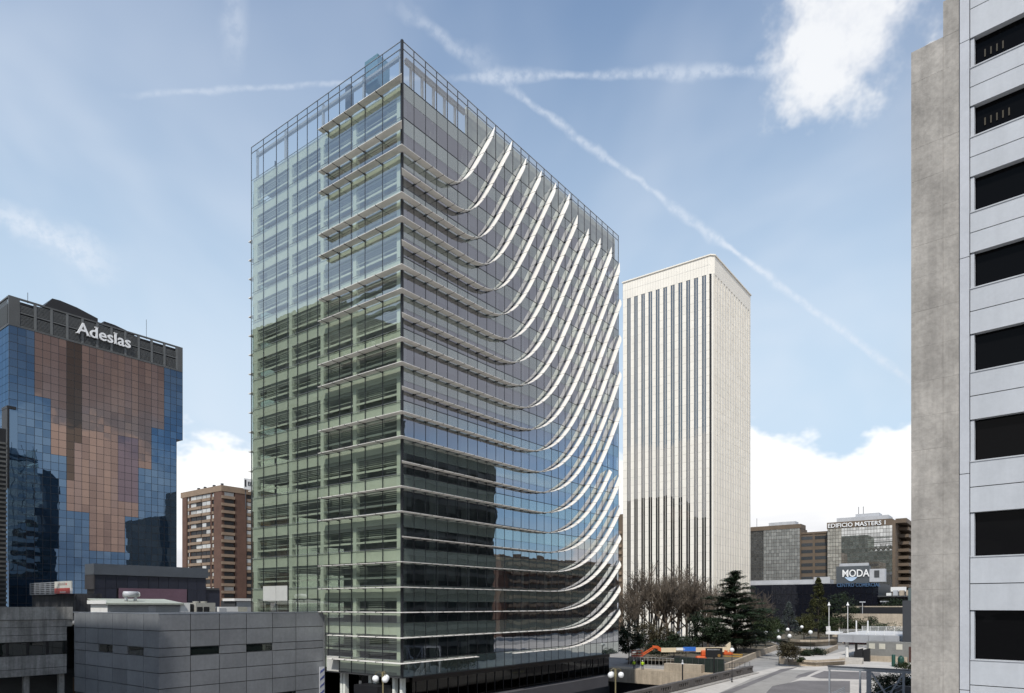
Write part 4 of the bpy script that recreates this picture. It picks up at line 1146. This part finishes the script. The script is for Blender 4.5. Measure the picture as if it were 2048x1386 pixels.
for x in (1408, 1442):
    for Y in (134.4, 137): c_ = bp(x, 1332, 136); MB().tube([c_ + Vector((0, Y - 136 - .25, 0)), c_ + Vector((0, Y - 136 + .25, 0))], .55, 14).build('wheel', M_black, bl_)
# black information board on a post
ib = thing('black_information_board', 'black information board on a dark post in front of the boom lift', 'sign', *at(1428, 118), rot=0)
part('panel', M_black, ib, (-1.45, 1.45, -.08, .08, zat(1315, 118), zat(1296, 118))); part('post', M_black, ib, (-.12, .12, -.05, .07, 0, zat(1315, 118)))
b = MB()
for i in range(11): b.box(-1.2 + i * .2, -1.2 + i * .2 + .13, -.10, -.085, zat(1300, 118), zat(1300, 118) + RD.uniform(.1, .17))
b.build('print_marks', M_lgrey, ib, kind='stuff'); MB().tube([(.85, -.12, zat(1311, 118)), (.85, -.09, zat(1311, 118))], .26, 12).build('emblem', mat('emblem_ochre', (.28, .15, .04), .6), ib)


# ------------------------------------------------------------------ two workers
def person(label, u, v, z, face, arm):
    p = thing('person', label, 'person', u, v, z, rot=face, group='site workers')
    J = {'pel': (0, 0, .95, .13), 'chest': (0, 0, 1.30, .16), 'neck': (0, 0, 1.48, .06), 'head': (0, -.01, 1.60, .09), 'top': (0, 0, 1.70, .07)}
    for s_, n in ((-1, 'l'), (1, 'r')):
        J['hip' + n] = (s_ * .09, 0, .88, .10); J['kn' + n] = (s_ * .12, -.03, .48, .068); J['an' + n] = (s_ * .13, .02, .08, .05); J['toe' + n] = (s_ * .15, -.16, .05, .04)
        J['sh' + n] = (s_ * .20, 0, 1.40, .065); J['el' + n] = (s_ * (.27 + arm * .1), -.05, 1.13, .05); J['wr' + n] = (s_ * (.20 + arm * .12), -.22 - arm * .1, 1.0 + arm * .25, .038); J['ha' + n] = (s_ * .17, -.30 - arm * .1, 1.0 + arm * .3, .042)
    ks_ = list(J); E = [('pel', 'chest'), ('chest', 'neck'), ('neck', 'head'), ('head', 'top')]
    for n in 'lr': E += [('pel', 'hip' + n), ('hip' + n, 'kn' + n), ('kn' + n, 'an' + n), ('an' + n, 'toe' + n), ('chest', 'sh' + n), ('sh' + n, 'el' + n), ('el' + n, 'wr' + n), ('wr' + n, 'ha' + n)]
    me = bpy.data.meshes.new('body'); me.from_pydata([J[k][:3] for k in ks_], [(ks_.index(a), ks_.index(c_)) for a, c_ in E], [])
    o = bpy.data.objects.new('body', me); COL.objects.link(o); o.parent = p
    o.modifiers.new('skin', 'SKIN')
    if not me.skin_vertices: return p
    for i, k in enumerate(ks_): r = J[k][3]; me.skin_vertices[0].data[i].radius = (r, r); me.skin_vertices[0].data[i].use_root = k == 'pel'
    o.modifiers.new('sub', 'SUBSURF').levels = 1; o.modifiers['sub'].render_levels = 2
    m = bpy.data.materials.get('worker')
    if not m:
        m = bpy.data.materials.new('worker'); m.use_nodes = True; t = NT(m.node_tree)
        z = t.node('ShaderNodeSeparateXYZ', {0: t.node('ShaderNodeTexCoord').outputs['Object']}).outputs[2]
        c_ = t.mix(t.m('GREATER_THAN', z, .93), (.02, .025, .055, 1), (.42, .62, .03, 1)); c_ = t.mix(t.m('GREATER_THAN', z, 1.47), c_, (.45, .27, .19, 1))
        t.l.new(c_, t.n['Principled BSDF'].inputs['Base Color'])
    me.materials.append(m)
    MB().lathe([(.19, .92), (.215, 1.05), (.22, 1.25), (.235, 1.38), (.16, 1.47), (.08, 1.49)], 14).build('vest', mat('hi_vis', (.48, .70, .03), .6), p, True)
    MB().lathe([(.125, 1.66), (.12, 1.70), (.09, 1.77), (.001, 1.80)], 12).build('helmet', M_white, p, True)
    return p


w1 = gp(1277, 1338); w2 = gp(1290.5, 1339)
person('worker in yellow vest, the left of the two by the white railing', 119.0, w1[1] + .3, .052, rad(190), .2)
person('worker in yellow vest with bent arm, the right of the two by the white railing', 119.0, w2[1], .052, rad(160), .8)

# ------------------------------------------------------------------ lamps
M_globe = mat('opal_globe', (.85, .85, .84), .25, .02)
M_pole = mat('green_pole', (.03, .045, .035), .5, .1)


def lamp(label, u, v, z, h, r, m=M_pole, group='globe lamps on the plaza'):
    l_ = thing('street_lamp', label, 'street lamp', u, v, z, group=group)
    MB().lathe([(.16, 0), (.16, .12), (.09, .2), (.075, .9), (.05, 1.0), (.045, h - 2 * r)], 8).build('pole', m, l_, True)
    MB().lathe([(.10, h - 2 * r - .02), (.16, h - 2 * r + .06), (.13, h - 2 * r + .12)], 10).build('collar', m, l_, True)
    MB().ball((0, 0, h - r), r, 16).build('globe', M_globe, l_, True)
    return l_


def plamp(xg, yg, yb, label, zb=0.0, gr=None, m=M_pole):
    Y = (H - zb) * F / (yb - HZ); zg = zat(yg, Y); r = (gr or 4.0) / F * Y
    lamp(label, *at(xg, Y), zb, zg - zb + r, r, m)


plamp(1558, 1275, 1329, 'tall globe lamp nearest on the plaza, in front of the planter shrub')
plamp(1532, 1265.5, 1306, 'globe lamp by the low planter wall, left of the nearest plaza lamp', gr=3.6)
plamp(1511.6, 1268.5, 1311, 'globe lamp half lost in the cedar branches by the planter wall', gr=3.4)
plamp(1621, 1264.5, 1300, 'globe lamp rising from the small low hedge', gr=4)
plamp(1579, 1272, 1312, 'globe lamp behind the planter shrub', gr=4)
plamp(1575.4, 1259, 1296, 'globe lamp in front of the grey blue conifer', gr=3.4)
plamp(1554.7, 1262, 1299, 'globe lamp before the dark hedge, left of the grey blue conifer', gr=3.4)
plamp(1603.6, 1254, 1292, 'globe lamp against the curved planter wall under the olive conifer', gr=3.2)
plamp(1357.6, 1266, 1300, 'lone globe lamp among the bare trees behind the boom', gr=3.6)
plamp(1464, 1300, 1364.5, 'black post lamp with grey globe beside the road parapet', gr=4.6, m=M_black)
for i, (x, y, yb, t_) in enumerate(((1754, 1239, 1272, 'leftmost'), (1766, 1239, 1272, 'second'), (1776, 1237.5, 1270, 'third'), (1784.5, 1236, 1268, 'rightmost'))):
    plamp(x, y, yb, 'small far globe lamp above the hedge behind the walkway, %s of four' % t_, gr=2.0)
    
for x, yb, lab in ((1658, 1290, 'white lamp post with conical head over the landing of the walkway'), (1695.5, 1290, 'taller white lamp post with conical head at the walkway stair')):
    Y = H * F / (yb - HZ) * .985; z1 = zat(1206, Y)
    l_ = thing('walkway_lamp', lab, 'street lamp', *at(x, Y), 0)
    MB().tube([(0, 0, 0), (0, 0, z1 - .4)], .10, 6).build('pole', M_white, l_); MB().lathe([(.42, z1 - .75), (.35, z1 - .45), (.14, z1 - .1), (.10, z1 + .25), (.001, z1 + .3)], 10).build('head', M_white, l_, True)
for x, Y, yt, lab in ((1725, 235, 1205, 'thin grey lamp post before the shopping centre canopy'), (1766, 240, 1204, 'left T-shaped lamp post on the far terrace'), (1771.5, 238, 1204, 'right T-shaped lamp post on the far terrace')):
    l_ = thing('terrace_lamp', lab, 'street lamp', *at(x, Y), 0); z1 = zat(yt, Y)
    MB().tube([(0, 0, 0), (0, 0, z1)], .12, 6).build('pole', M_lgrey, l_); part('head', M_lgrey, l_, (-.3, .3, -.9, .9, z1, z1 + .35))


def cluster(label, x, Y, zt, gx):
    l_ = thing('cluster_lamp', label, 'street lamp', *at(x, Y), 0, rot=0, group='cluster lamps by the glass tower')
    m = mat('brass_pole', (.20, .17, .09), .45, .1)
    MB().lathe([(.16, 0), (.14, .3), (.08, .6), (.06, zt)], 8).build('pole', m, l_, True); MB().lathe([(.09, zt - .9), (.13, zt - .6), (.10, zt)], 8).build('boss', m, l_, True)
    for dx, dy in gx:
        MB().tube([(0, 0, zt - .25), (dx * .5, dy * .5, zt + .02), (dx * .95, dy * .95, zt - .12), (dx, dy, zt - .3)], .025, 5).build('arm', m, l_)
        MB().ball((dx, dy, zt - .58), .275, 16).build('globe', M_globe, l_, True)


cluster('three-globed brass lamp in front of the glass tower corner', 766, 55, zat(1343, 55), ((-.6, 0), (.28, -.55), (.14, .6)))
cluster('three-globed lamp at the far right foot of the glass tower', 1231, 62, zat(1337, 62), ((-.45, -.1), (.5, 0), (-.3, .45)))
sl_ = thing('dark_lamp_standard', 'dark lamp standard without globe before the retaining wall', 'street lamp', *at(1365, 112), -6.2)
MB().tube([(0, 0, 0), (0, 0, zat(1326, 112) + 6.2)], .11, 6).build('pole', M_black, sl_); MB().lathe([(.3, zat(1328, 112) + 6.2), (.12, zat(1325, 112) + 6.2), (.12, zat(1321, 112) + 6.2), (.001, zat(1319, 112) + 6.2)], 8).build('head', M_lgrey, sl_)

# ------------------------------------------------------------------ planters, steps, walkway, kiosk, steel stair
def wall_run(name, label, pts, h, t, m=M_tan, cat='planter wall', z=0.0):
    """low wall along ground points read from the photograph"""
    g = [W(*gp(x, y, z), z) for x, y in pts]; o = thing(name, label, cat, *gp(*pts[0], z), z, rot=0); b0 = g[0]
    for i in range(len(g) - 1):
        p, q = g[i] - b0, g[i + 1] - b0; d = (q - p).normalized(); nn = Vector((-d.y, d.x, 0)) * t
        MB().prism([p, q, q + nn, p + nn], (0, 0, h - .01 * i)).build('wall_panel', m, o)
    return o


wall_run('side_planter_wall', 'low tan planter wall running back along the left of the plaza walk', [(1444, 1346), (1490, 1326), (1512, 1316), (1536, 1306.5), (1556, 1299)], 1.35, .5)
wall_run('front_planter_wall', 'long low tan wall of the planter that carries the spreading shrub', [(1560, 1327), (1576, 1330), (1632, 1333), (1690, 1329)], 1.25, .5)
wall_run('front_planter_end', 'short end wall of the shrub planter beside the nearest lamp', [(1559, 1318), (1558, 1326.4)], 1.25, .5)
wall_run('middle_planter_wall', 'low tan wall round the small flat hedge', [(1600, 1306), (1638, 1310), (1655, 1308)], 1.2, .4)
wall_run('middle_planter_return', 'angled tan return wall beyond the small flat hedge', [(1655.5, 1307.5), (1676, 1298)], 1.2, .4)
wall_run('curved_planter_wall', 'curved tan retaining wall below the olive conifer', [(1578, 1290), (1600, 1292), (1630, 1292.5), (1655, 1291.5), (1674, 1289)], 1.9, .5)
stp = thing('plaza_steps', 'flight of pale steps at the right end of the shrub planter', 'steps', *gp(1700, 1328), 0)
for i in range(4): part('step', M_pave, stp, (i * .55, i * .55 + .6, -2.2, 2.4, 0, .32 + i * .31))
# soil beds behind the walls
for nm, pts, z in (('planter_soil', [(1560, 1319), (1578, 1322), (1632, 1325), (1690, 1322), (1690, 1310), (1600, 1306), (1570, 1309)], .85), ):
    b = MB(); b.poly([W(*gp(x, y, z), z) for x, y in pts]); o = b.build(nm, M_pave); o['kind'] = 'structure'
b = MB(); b.poly([W(*gp(x, y, .9), .9) for x, y in [(1452, 1331), (1492, 1313), (1514, 1305), (1538, 1296.5), (1558, 1290), (1500, 1270), (1300, 1285), (1250, 1320), (1330, 1322), (1440, 1325)]]); o = b.build('tree_bed', M_earth); o['kind'] = 'structure'
b = MB(); b.poly([W(*gp(x, y, 1.3), 1.3) for x, y in [(1576, 1283), (1600, 1284.6), (1630, 1285), (1676, 1282), (1676, 1262), (1480, 1262)]]); o = b.build('far_tree_bed', M_earth); o['kind'] = 'structure'

du, dv = at(1676, 160); DK0, DK1 = zat(1284, 160), zat(1269, 160)
wk = thing('raised_walkway', 'raised grey walkway with white railings on a white pillar', 'walkway', du, dv)
M_fas = mat('fascia_grey', (.36, .37, .39), .5, .07)
for i in range(7): part('fascia_panel', M_fas, wk, (0, .3, -(i + 1) * 3.2 + .03, -i * 3.2 - .03, DK0, DK1))
part('deck', mat('deck_pale', (.50, .50, .50), .7, .08), wk, (.3, 30, -24, 0, DK0 + .3, DK1 + .06)); part('deck_end', M_dgrey, wk, (.2, 5.9, 0, .18, DK0, DK1 - .05))
part('landing', M_white, wk, (2.4, 6.5, .2, 3.2, DK1 - .1, DK1 + .5))
for y in (-1.7,): MB().tube([(1.2, y, 0), (1.2, y, DK0)], .35, 10).build('pillar', M_white, wk)
for y, x in ((-3.3, 3), (-8.2, 2.4), (-14.5, 2.4)): part('pillar', M_dgrey, wk, (x, x + .4, y - .25, y + .25, 0, DK0))
for xx in (1.4, 29.5):
    b = MB()
    for r in (.3, .6, .9, 1.2): b.tube([(xx, -23, DK1 + r), (xx, .2, DK1 + r)], .04, 5)
    b.build('railing', M_white, wk)
    for i in range(13): MB().tube([(xx, -i * 1.9, DK1), (xx, -i * 1.9, DK1 + 1.25)], .05, 5).build('railing_post', M_white, wk)
for i in range(9): MB().tube([(2.5 + i * .5, 3.1 if i % 2 else 3.0, DK1 + .5), (2.5 + i * .5, 3.1, DK1 + 1.7)], .045, 5).build('railing_post', M_white, wk)
MB().tube([(2.4, 3.15, DK1 + 1.7), (6.5, 3.15, DK1 + 1.7)], .05, 5).build('railing', M_white, wk); MB().tube([(2.4, 3.15, DK1 + 1.1), (6.5, 3.15, DK1 + 1.1)], .04, 5).build('railing', M_white, wk)
for y in (-1.0, -3.6): MB().tube([(16, y, DK1), (16, y, DK1 + 3.0)], .16, 6).build('gate_post', M_white, wk)
part('red_soffit_strip', mat('soffit_red', (.14, .02, .025), .6), wk, (5, 5.2, -10, -.2, DK0 - .55, DK0 - .02))
dw = thing('dark_slab_wall', 'tall dark grey slab wall on the walkway beside the concrete pier', 'wall', *at(1805, 150))
part('slab', mat('slab_slate', (.045, .048, .055), .6, .08), dw, (0, 1.2, -12, 0, 3.6, zat(1201, 150))); part('teal_edge', mat('slate_teal', (.10, .13, .13)), dw, (1.4, 3, -12, -.9, 3.5, zat(1176, 152)))
kk = thing('walkway_kiosk', 'concrete kiosk with three pale windows under the raised walkway', 'kiosk', *at(1733, 152))
part('wall', mat('kiosk_grey', (.20, .20, .19), .8, .12), kk, (0, 5, -9.5, 0, 0, 4.3)); part('base_ledge', M_tan, kk, (-1.2, 0, -8, .2, 0, 1.2))
for y in (-.9, -2.9, -6.2): part('window', mat('kiosk_window', (.55, .53, .45), .5, .1), kk, (-.04, 0, y - .8, y + .4, 2.7, 3.9))
part('door', mat('door_brown', (.06, .025, .02), .6), kk, (-.03, 0, -9.4, -8.2, 0, 3.4))
for x, lab in ((1716, 'black tarpaulined stack beside the white walkway pillar'), (1730, 'smaller black covered stack by the kiosk corner')):
    t_ = thing('covered_stack', lab, 'stack', *gp(x, 1323))
    MB().prism([(0, -.9, 0), (0, .9, 0), (0, .8, 2.0), (0, .2, 2.6), (0, -.85, 2.9)], (1.2, 0, 0)).build('tarpaulin', M_black, t_)
M_bin = mat('bin_green', (.01, .06, .045), .5, .1)
for x, lab in ((1787, 'slim dark green recycling bin by the kiosk'), (1802, 'round dark green bottle bank near the concrete pier')):
    t_ = thing('recycling_bin', lab, 'bin', *gp(x, 1333))
    MB().lathe([(.55, 0), (.6, .3), (.6, 1.6), (.45, 2.0), (.05, 2.1)] if x > 1790 else [(.35, 0), (.35, 2.3), (.3, 2.4), (.01, 2.42)], 10).build('body', M_bin, t_, True)
    MB().lathe([(.2, 2.0), (.2, 2.2), (.01, 2.22)], 8).build('lid', M_bin, t_)
# far terraces
ft = thing('far_terrace_walls', 'stepped tan terrace walls in front of the shopping centre', 'wall', *at(1690, 235))
part('terrace_wall', M_tan, ft, (0, 1, -24, 4, 0, zat(1227, 235))); part('terrace_wall', M_tan, ft, (-14, -13, -20, -2, 0, zat(1242, 220))); part('stair_slope', M_tan, ft, (-8, -7, -16, 0, 0, zat(1235, 228))); part('dark_opening', M_black, ft, (4, 5, -22, -4, 0, zat(1214, 240))); part('upper_wall', M_tan, ft, (5.2, 6, -26, 2, zat(1216, 240), zat(1212, 240)))
# steel stair frame in the foreground
fu2, fv2 = at(1659, 80); zb2 = zat(1339, 80)
ss = thing('steel_stair_frame', 'blue grey steel portal frame with diagonal braces and stair rails, bottom right', 'stair frame', fu2, fv2)
part('top_beam', M_steel, ss, (-.12, .12, -9.2, .15, zb2, zb2 + .38)); part('top_flange', mat('dark_steel', (.07, .075, .09), .5), ss, (-.2, .2, -9.2, .2, zb2 + .38, zb2 + .46))
for y, w in ((0, .09), (-3.25, .10), (-4.15, .24), (-7.6, .12)): part('column', M_steel, ss, (-.1, .1, y - w, y + w, -3, zb2))
for p, q in (((0, -4.4, zb2 - .1), (0, -6.6, zb2 - 3.6)), ((0, -7.5, zb2 - .1), (0, -5.6, zb2 - 3.6))): MB().tube([p, q], .13, 4).build('brace', M_steel, ss)
for dx in (-.6, -2.0):
    for r in (0, .45, .9): MB().tube([(dx, -1.6 + .2 * dx, zb2 - 1.9 - r * .9), (dx - 5.5, 1.7 + .2 * dx, zb2 - 3.9 - r * .9)], .05, 5).build('hand_rail', M_steel, ss)
    for i in range(5): MB().tube([(dx - i * 1.3, -1.6 + .2 * dx + i * .78, zb2 - 1.8 - i * .47), (dx - i * 1.3, -1.6 + .2 * dx + i * .78, zb2 - 4.2)], .05, 5).build('baluster', M_steel, ss)
for r in range(5): MB().tube([(1.5, -3.6, zb2 - 3.2 - r * .5 + .0), (3.5, -7.0, zb2 - 1.2 - r * .5)], .045, 5).build('hand_rail', M_steel, ss)
for r in range(3): MB().tube([(.8, -2.2, zb2 - 3.6 - r * .45), (2.0, -4.2, zb2 - 2.2 - r * .45)], .045, 5).build('hand_rail', M_steel, ss)
part('ramp_wall', M_dgrey, ss, (4.2, 4.6, -14, -6.2, 0, 3.0))

# ------------------------------------------------------------------ trees and shrubs
M_bark = mat('bark', (.085, .065, .048), .9, .2, 1.0); M_twig = mat('twig', (.125, .100, .076), .9, .2, .8)
def leafm(n, c_): return mat(n, c_, .65, .35, .35, spec=.25, rnd=.35)
L_dark = leafm('leaf_dark', (.020, .032, .014)); L_ced = leafm('leaf_cedar', (.030, .050, .026)); L_olv = leafm('leaf_olive', (.062, .064, .022)); L_gry = leafm('leaf_grey', (.075, .088, .082)); L_mid = leafm('leaf_mid', (.035, .050, .018)); L_brn = leafm('leaf_brown', (.060, .050, .026))


def leaf(b, p, s, flat=0.0):
    a = RD.uniform(0, 6.283); t = RD.uniform(-1, 1) * (1 - flat); d = Vector((math.cos(a), math.sin(a), t)).normalized() * s
    e = Vector((-math.sin(a), math.cos(a), RD.uniform(-1, 1) * (1 - flat))).normalized() * s * RD.uniform(.35, .6)
    k = len(b.v); b.v += [tuple(p - d), tuple(p + e), tuple(p + d), tuple(p - e)]; b.f.append((k, k + 1, k + 2, k + 3)); b.mi.append(0)


def clump(b, c_, rx, rz, n, s, flat=0.0):
    for _ in range(n):
        v = Vector((RD.gauss(0, 1), RD.gauss(0, 1), RD.gauss(0, 1))).normalized() * RD.uniform(.35, 1.0) ** .6
        leaf(b, Vector((c_[0] + v.x * rx, c_[1] + v.y * rx, c_[2] + v.z * rz)), s * RD.uniform(.6, 1.3), flat)


def tree(label, x, Y, z, h, name='tree', cat='tree', group=None): return thing(name, label, cat, *at(x, Y), z, rot=RD.uniform(0, 6), group=group)


def bare(label, x, Y, h, spread, z=.85, dens=1.0):
    t = tree(label, x, Y, z, h, 'bare_tree', group='bare winter trees'); tb_, cb = MB(), MB()
    def grow(p, d, L_, r, lev):
        n = 3; pts = [p]; dd = d.copy()
        for i in range(n):
            dd = (dd + Vector((RD.gauss(0, .10), RD.gauss(0, .10), .06 + RD.gauss(0, .05)))).normalized(); pts.append(pts[-1] + dd * L_ / n)
        tgt = tb_ if lev == 0 else cb
        tgt.tube(pts, [r, r * .88, r * .75, r * .62], 6 if lev == 0 else 3, cap=False)
        if lev >= 4: return
        kids = (6, 6, 5, 4)[lev]
        for i in range(int(kids * dens + RD.random())):
            f = RD.uniform(.35, 1.0) if lev else RD.uniform(.4, 1.0); q = pts[min(int(f * n), n - 1)].lerp(pts[min(int(f * n) + 1, n)], f * n % 1)
            a = RD.uniform(0, 6.283); out_ = Vector((math.cos(a), math.sin(a), 0)) * spread; nd = (dd * .65 + out_ * RD.uniform(.35, 1.05) + Vector((0, 0, .33))).normalized()
            grow(q, nd, L_ * RD.uniform(.52, .78), max(r * .55, .022), lev + 1)
    grow(Vector((0, 0, 0)), Vector((RD.gauss(0, .06), RD.gauss(0, .06), 1)).normalized(), h * .36, h * .014, 0)
    tb_.build('trunk', M_bark, t, True); cb.build('crown', M_twig, t)


for i, (x, yt, Y, lab) in enumerate(((1258, 1190, 176, 'bare tree hard against the glass tower edge'), (1278, 1168, 186, 'second bare tree from the glass tower'), (1298, 1158, 182, 'third bare tree from the glass tower'), (1318, 1150, 192, 'tallest bare tree, before the fourth window slot of the white tower'),
                                     (1338, 1160, 178, 'bare tree right of the tallest one'), (1356, 1152, 190, 'bare tree behind the lone globe lamp'), (1376, 1158, 184, 'bare tree left of the round dark evergreen'), (1396, 1166, 188, 'bare tree above the round dark evergreen'),
                                     (1416, 1172, 180, 'bare tree just left of the cedar'), (1436, 1182, 192, 'bare tree showing behind the cedar tip'), (1510, 1185, 200, 'bare tree right of the cedar before the shopping centre'))):
    bare(lab, x, Y, (zat(yt, Y) - .85) * 1.50, 1.05, dens=1.14)

# the big cedar with level tiers
cY = 165; cz = .85; ch = zat(1142, cY) - cz
cd = tree('large dark cedar with level tiered branches before the white tower', 1470, cY, cz, ch, 'cedar_tree')
MB().tube([(0, 0, 0), (.1, 0, ch * .35), (.0, .1, ch * .7), (.05, 0, ch * .98)], [.5, .36, .2, .05], 8).build('trunk', M_bark, cd, True)
cb, br_ = MB(), MB()
zt_ = ch * .10
while zt_ < ch * .985:
    f = zt_ / ch; R_ = (14.5 * (1 - f) ** .98 + .35) * RD.uniform(.55, 1.1)
    for k in range(RD.randint(3, 5)):
        a = RD.uniform(0, 6.283); rr = R_ * RD.uniform(.72, 1.2); up = RD.uniform(-.02, .16) * (1 if f < .8 else 2.5)
        p0 = Vector((0, 0, zt_ - .3)); e = Vector((math.cos(a) * rr, math.sin(a) * rr, zt_ + rr * up)); md = p0.lerp(e, .55) + Vector((0, 0, .25 + .04 * rr))
        br_.tube([p0, md, e], [.10, .07, .03], 4, cap=False)
        for j in range(int(4 + rr * 2.5)):
            g = RD.uniform(.18, 1.02); c_ = (p0.lerp(md, g / .55) if g < .55 else md.lerp(e, (g - .55) / .45))
            w_ = .35 + .55 * g * (1.3 - g) * 2; c_ = c_ + Vector((RD.gauss(0, .45 * w_), RD.gauss(0, .45 * w_), RD.gauss(.05, .12)))
            clump(cb, c_, .80 * w_ + .2, .22, 26, .20, .55)
    zt_ += RD.uniform(.22, .62)
br_.build('branches', M_bark, cd); cb.build('crown', L_ced, cd)


def bush(label, x, Y, z, w, h, m, n=60, leafs=90, s=.22, name='shrub', cat='shrub', trunk=.15, shape='round', group=None):
    t = tree(label, x, Y, z, h, name, cat, group); cb = MB()
    MB().tube([(0, 0, 0), (0, 0, h * .6)], [max(.08, h * .02), .04], 6).build('trunk', M_bark, t)
    for i in range(n):
        if shape == 'cone':
            f = RD.random() ** .8; R_ = w / 2 * (1 - f) ** .75 * RD.uniform(.6, 1.08); a = RD.uniform(0, 6.283); c_ = (math.cos(a) * R_, math.sin(a) * R_, h * (trunk + (1 - trunk) * f)); cr_ = w * .13 * (1.15 - f * .7)
        else:
            v = Vector((RD.gauss(0, 1), RD.gauss(0, 1), RD.gauss(0, 1))).normalized() * RD.uniform(.55, 1.0); c_ = (v.x * w / 2 * .85, v.y * w / 2 * .85, h * (trunk + (1 - trunk) * (.5 + v.z * .45))); cr_ = w * RD.uniform(.10, .19)
        clump(cb, c_, cr_, cr_ * RD.uniform(.5, .9), leafs, s)
    cb.build('crown', m, t)


bush('round dark evergreen between the bare trees and the cedar', 1405, 160, .85, 8.5, zat(1226, 160) - .85, L_dark, 80, 90, .2, 'evergreen_tree', 'tree')
bush('second dark evergreen under the left branches of the cedar', 1432, 156, .85, 6.5, zat(1240, 156) - .85, L_dark, 60, 80, .2, 'evergreen_tree', 'tree')
bush('dark bushy evergreen at the foot of the glass tower edge', 1258, 140, .3, 7, zat(1243, 140), L_dark, 70, 90, .2, 'evergreen_tree', 'tree')
bush('brownish shrub mass beneath the bare trees, left', 1290, 160, .85, 8.5, zat(1250, 160), L_brn, 60, 80, .2)
bush('brownish shrub mass beneath the bare trees, right', 1325, 162, .85, 8, zat(1256, 162), L_brn, 60, 80, .2)
bush('dark green shrub beside the lone globe lamp', 1348, 150, .85, 4, zat(1270, 150), L_dark, 40, 80, .18)
bush('low hedge clump behind the boom of the lift, left', 1318, 146, .85, 7, zat(1288, 146), L_dark, 45, 70, .18)
bush('low hedge clump behind the boom of the lift, middle', 1372, 146, .85, 7, zat(1283, 146), L_dark, 45, 70, .18)
bush('low spreading yew below the cedar', 1488, 176, .85, 9, zat(1272, 176), L_dark, 60, 80, .2)
bush('dense laurel hedge behind the two left plaza lamps', 1530, 190, .85, 9, zat(1243, 190), L_mid, 80, 90, .2)
bush('olive brown shrub above the laurel hedge', 1524, 208, .85, 9, zat(1222, 208), L_brn, 60, 80, .22)
bush('dark shrub left of the grey blue conifer', 1550, 208, .85, 7, zat(1238, 208), L_mid, 60, 80, .2)
bush('grey blue conifer behind the plaza lamps', 1577, 214, 1.2, 7.0, zat(1204, 214) - 1.2, L_gry, 90, 80, .2, 'conifer_tree', 'tree', .05, 'cone')
bush('tall olive green conifer before the shopping centre', 1637, 224, 1.3, 9.0, zat(1156, 224) - 1.3, L_olv, 150, 80, .22, 'conifer_tree', 'tree', .06, 'cone')
bush('olive shrub at the left foot of the tall conifer', 1608, 216, 1.3, 8, zat(1234, 216), L_olv, 70, 80, .2)
bush('brown green shrub at the right foot of the tall conifer', 1660, 214, 1.3, 8, zat(1240, 214), L_mid, 70, 80, .2)
bush('dark pine right of the tall olive conifer', 1682, 222, 1.3, 10, zat(1182, 222), L_dark, 70, 80, .24, 'pine_tree', 'tree')
bush('spreading shrub overhanging the front planter wall', 1577, 138, .85, 5.4, zat(1287, 138) - .5, L_brn, 70, 90, .16)
bush('small dark tuft at the right of the planter shrub', 1600, 136, .85, 2.2, 1.2, L_mid, 20, 60, .14)
bush('small flat hedge inside the middle planter', 1632, 158, .6, 5.5, 1.7, L_dark, 40, 70, .16)
bush('flat hedge tuft left of the lamp in the middle planter', 1612, 155, .6, 3.5, 1.4, L_dark, 30, 70, .16)
bush('dark planting on the far terrace behind the walkway stair', 1712, 212, 0, 9, zat(1236, 212), L_mid, 60, 80, .22)
bush('dark planting on the far terrace above the walkway deck', 1745, 214, 0, 9, zat(1233, 214), L_dark, 60, 80, .22)
bush('hedge under the small far globe lamps', 1770, 196, 0, 12, zat(1244, 196), L_mid, 70, 80, .22)
bush('trees against the right end of the shopping centre', 1785, 236, 0, 12, zat(1188, 236), L_dark, 70, 80, .26, 'evergreen_tree', 'tree')
bush('dark tree clump before the shopping centre glass', 1700, 240, 0, 11, zat(1196, 240), L_dark, 60, 80, .26, 'evergreen_tree', 'tree')
bush('dark ivy shrub behind the steel stair braces', 1792, 88, 0, 5.5, zat(1344, 88), L_dark, 60, 90, .14)
bush('dark ivy shrub low behind the stair rails', 1770, 84, 0, 5, zat(1372, 84), L_dark, 45, 90, .14)
bush('grass bank shrub beside the kiosk', 1812, 128, 0, 4, 1.6, L_mid, 30, 60, .16)
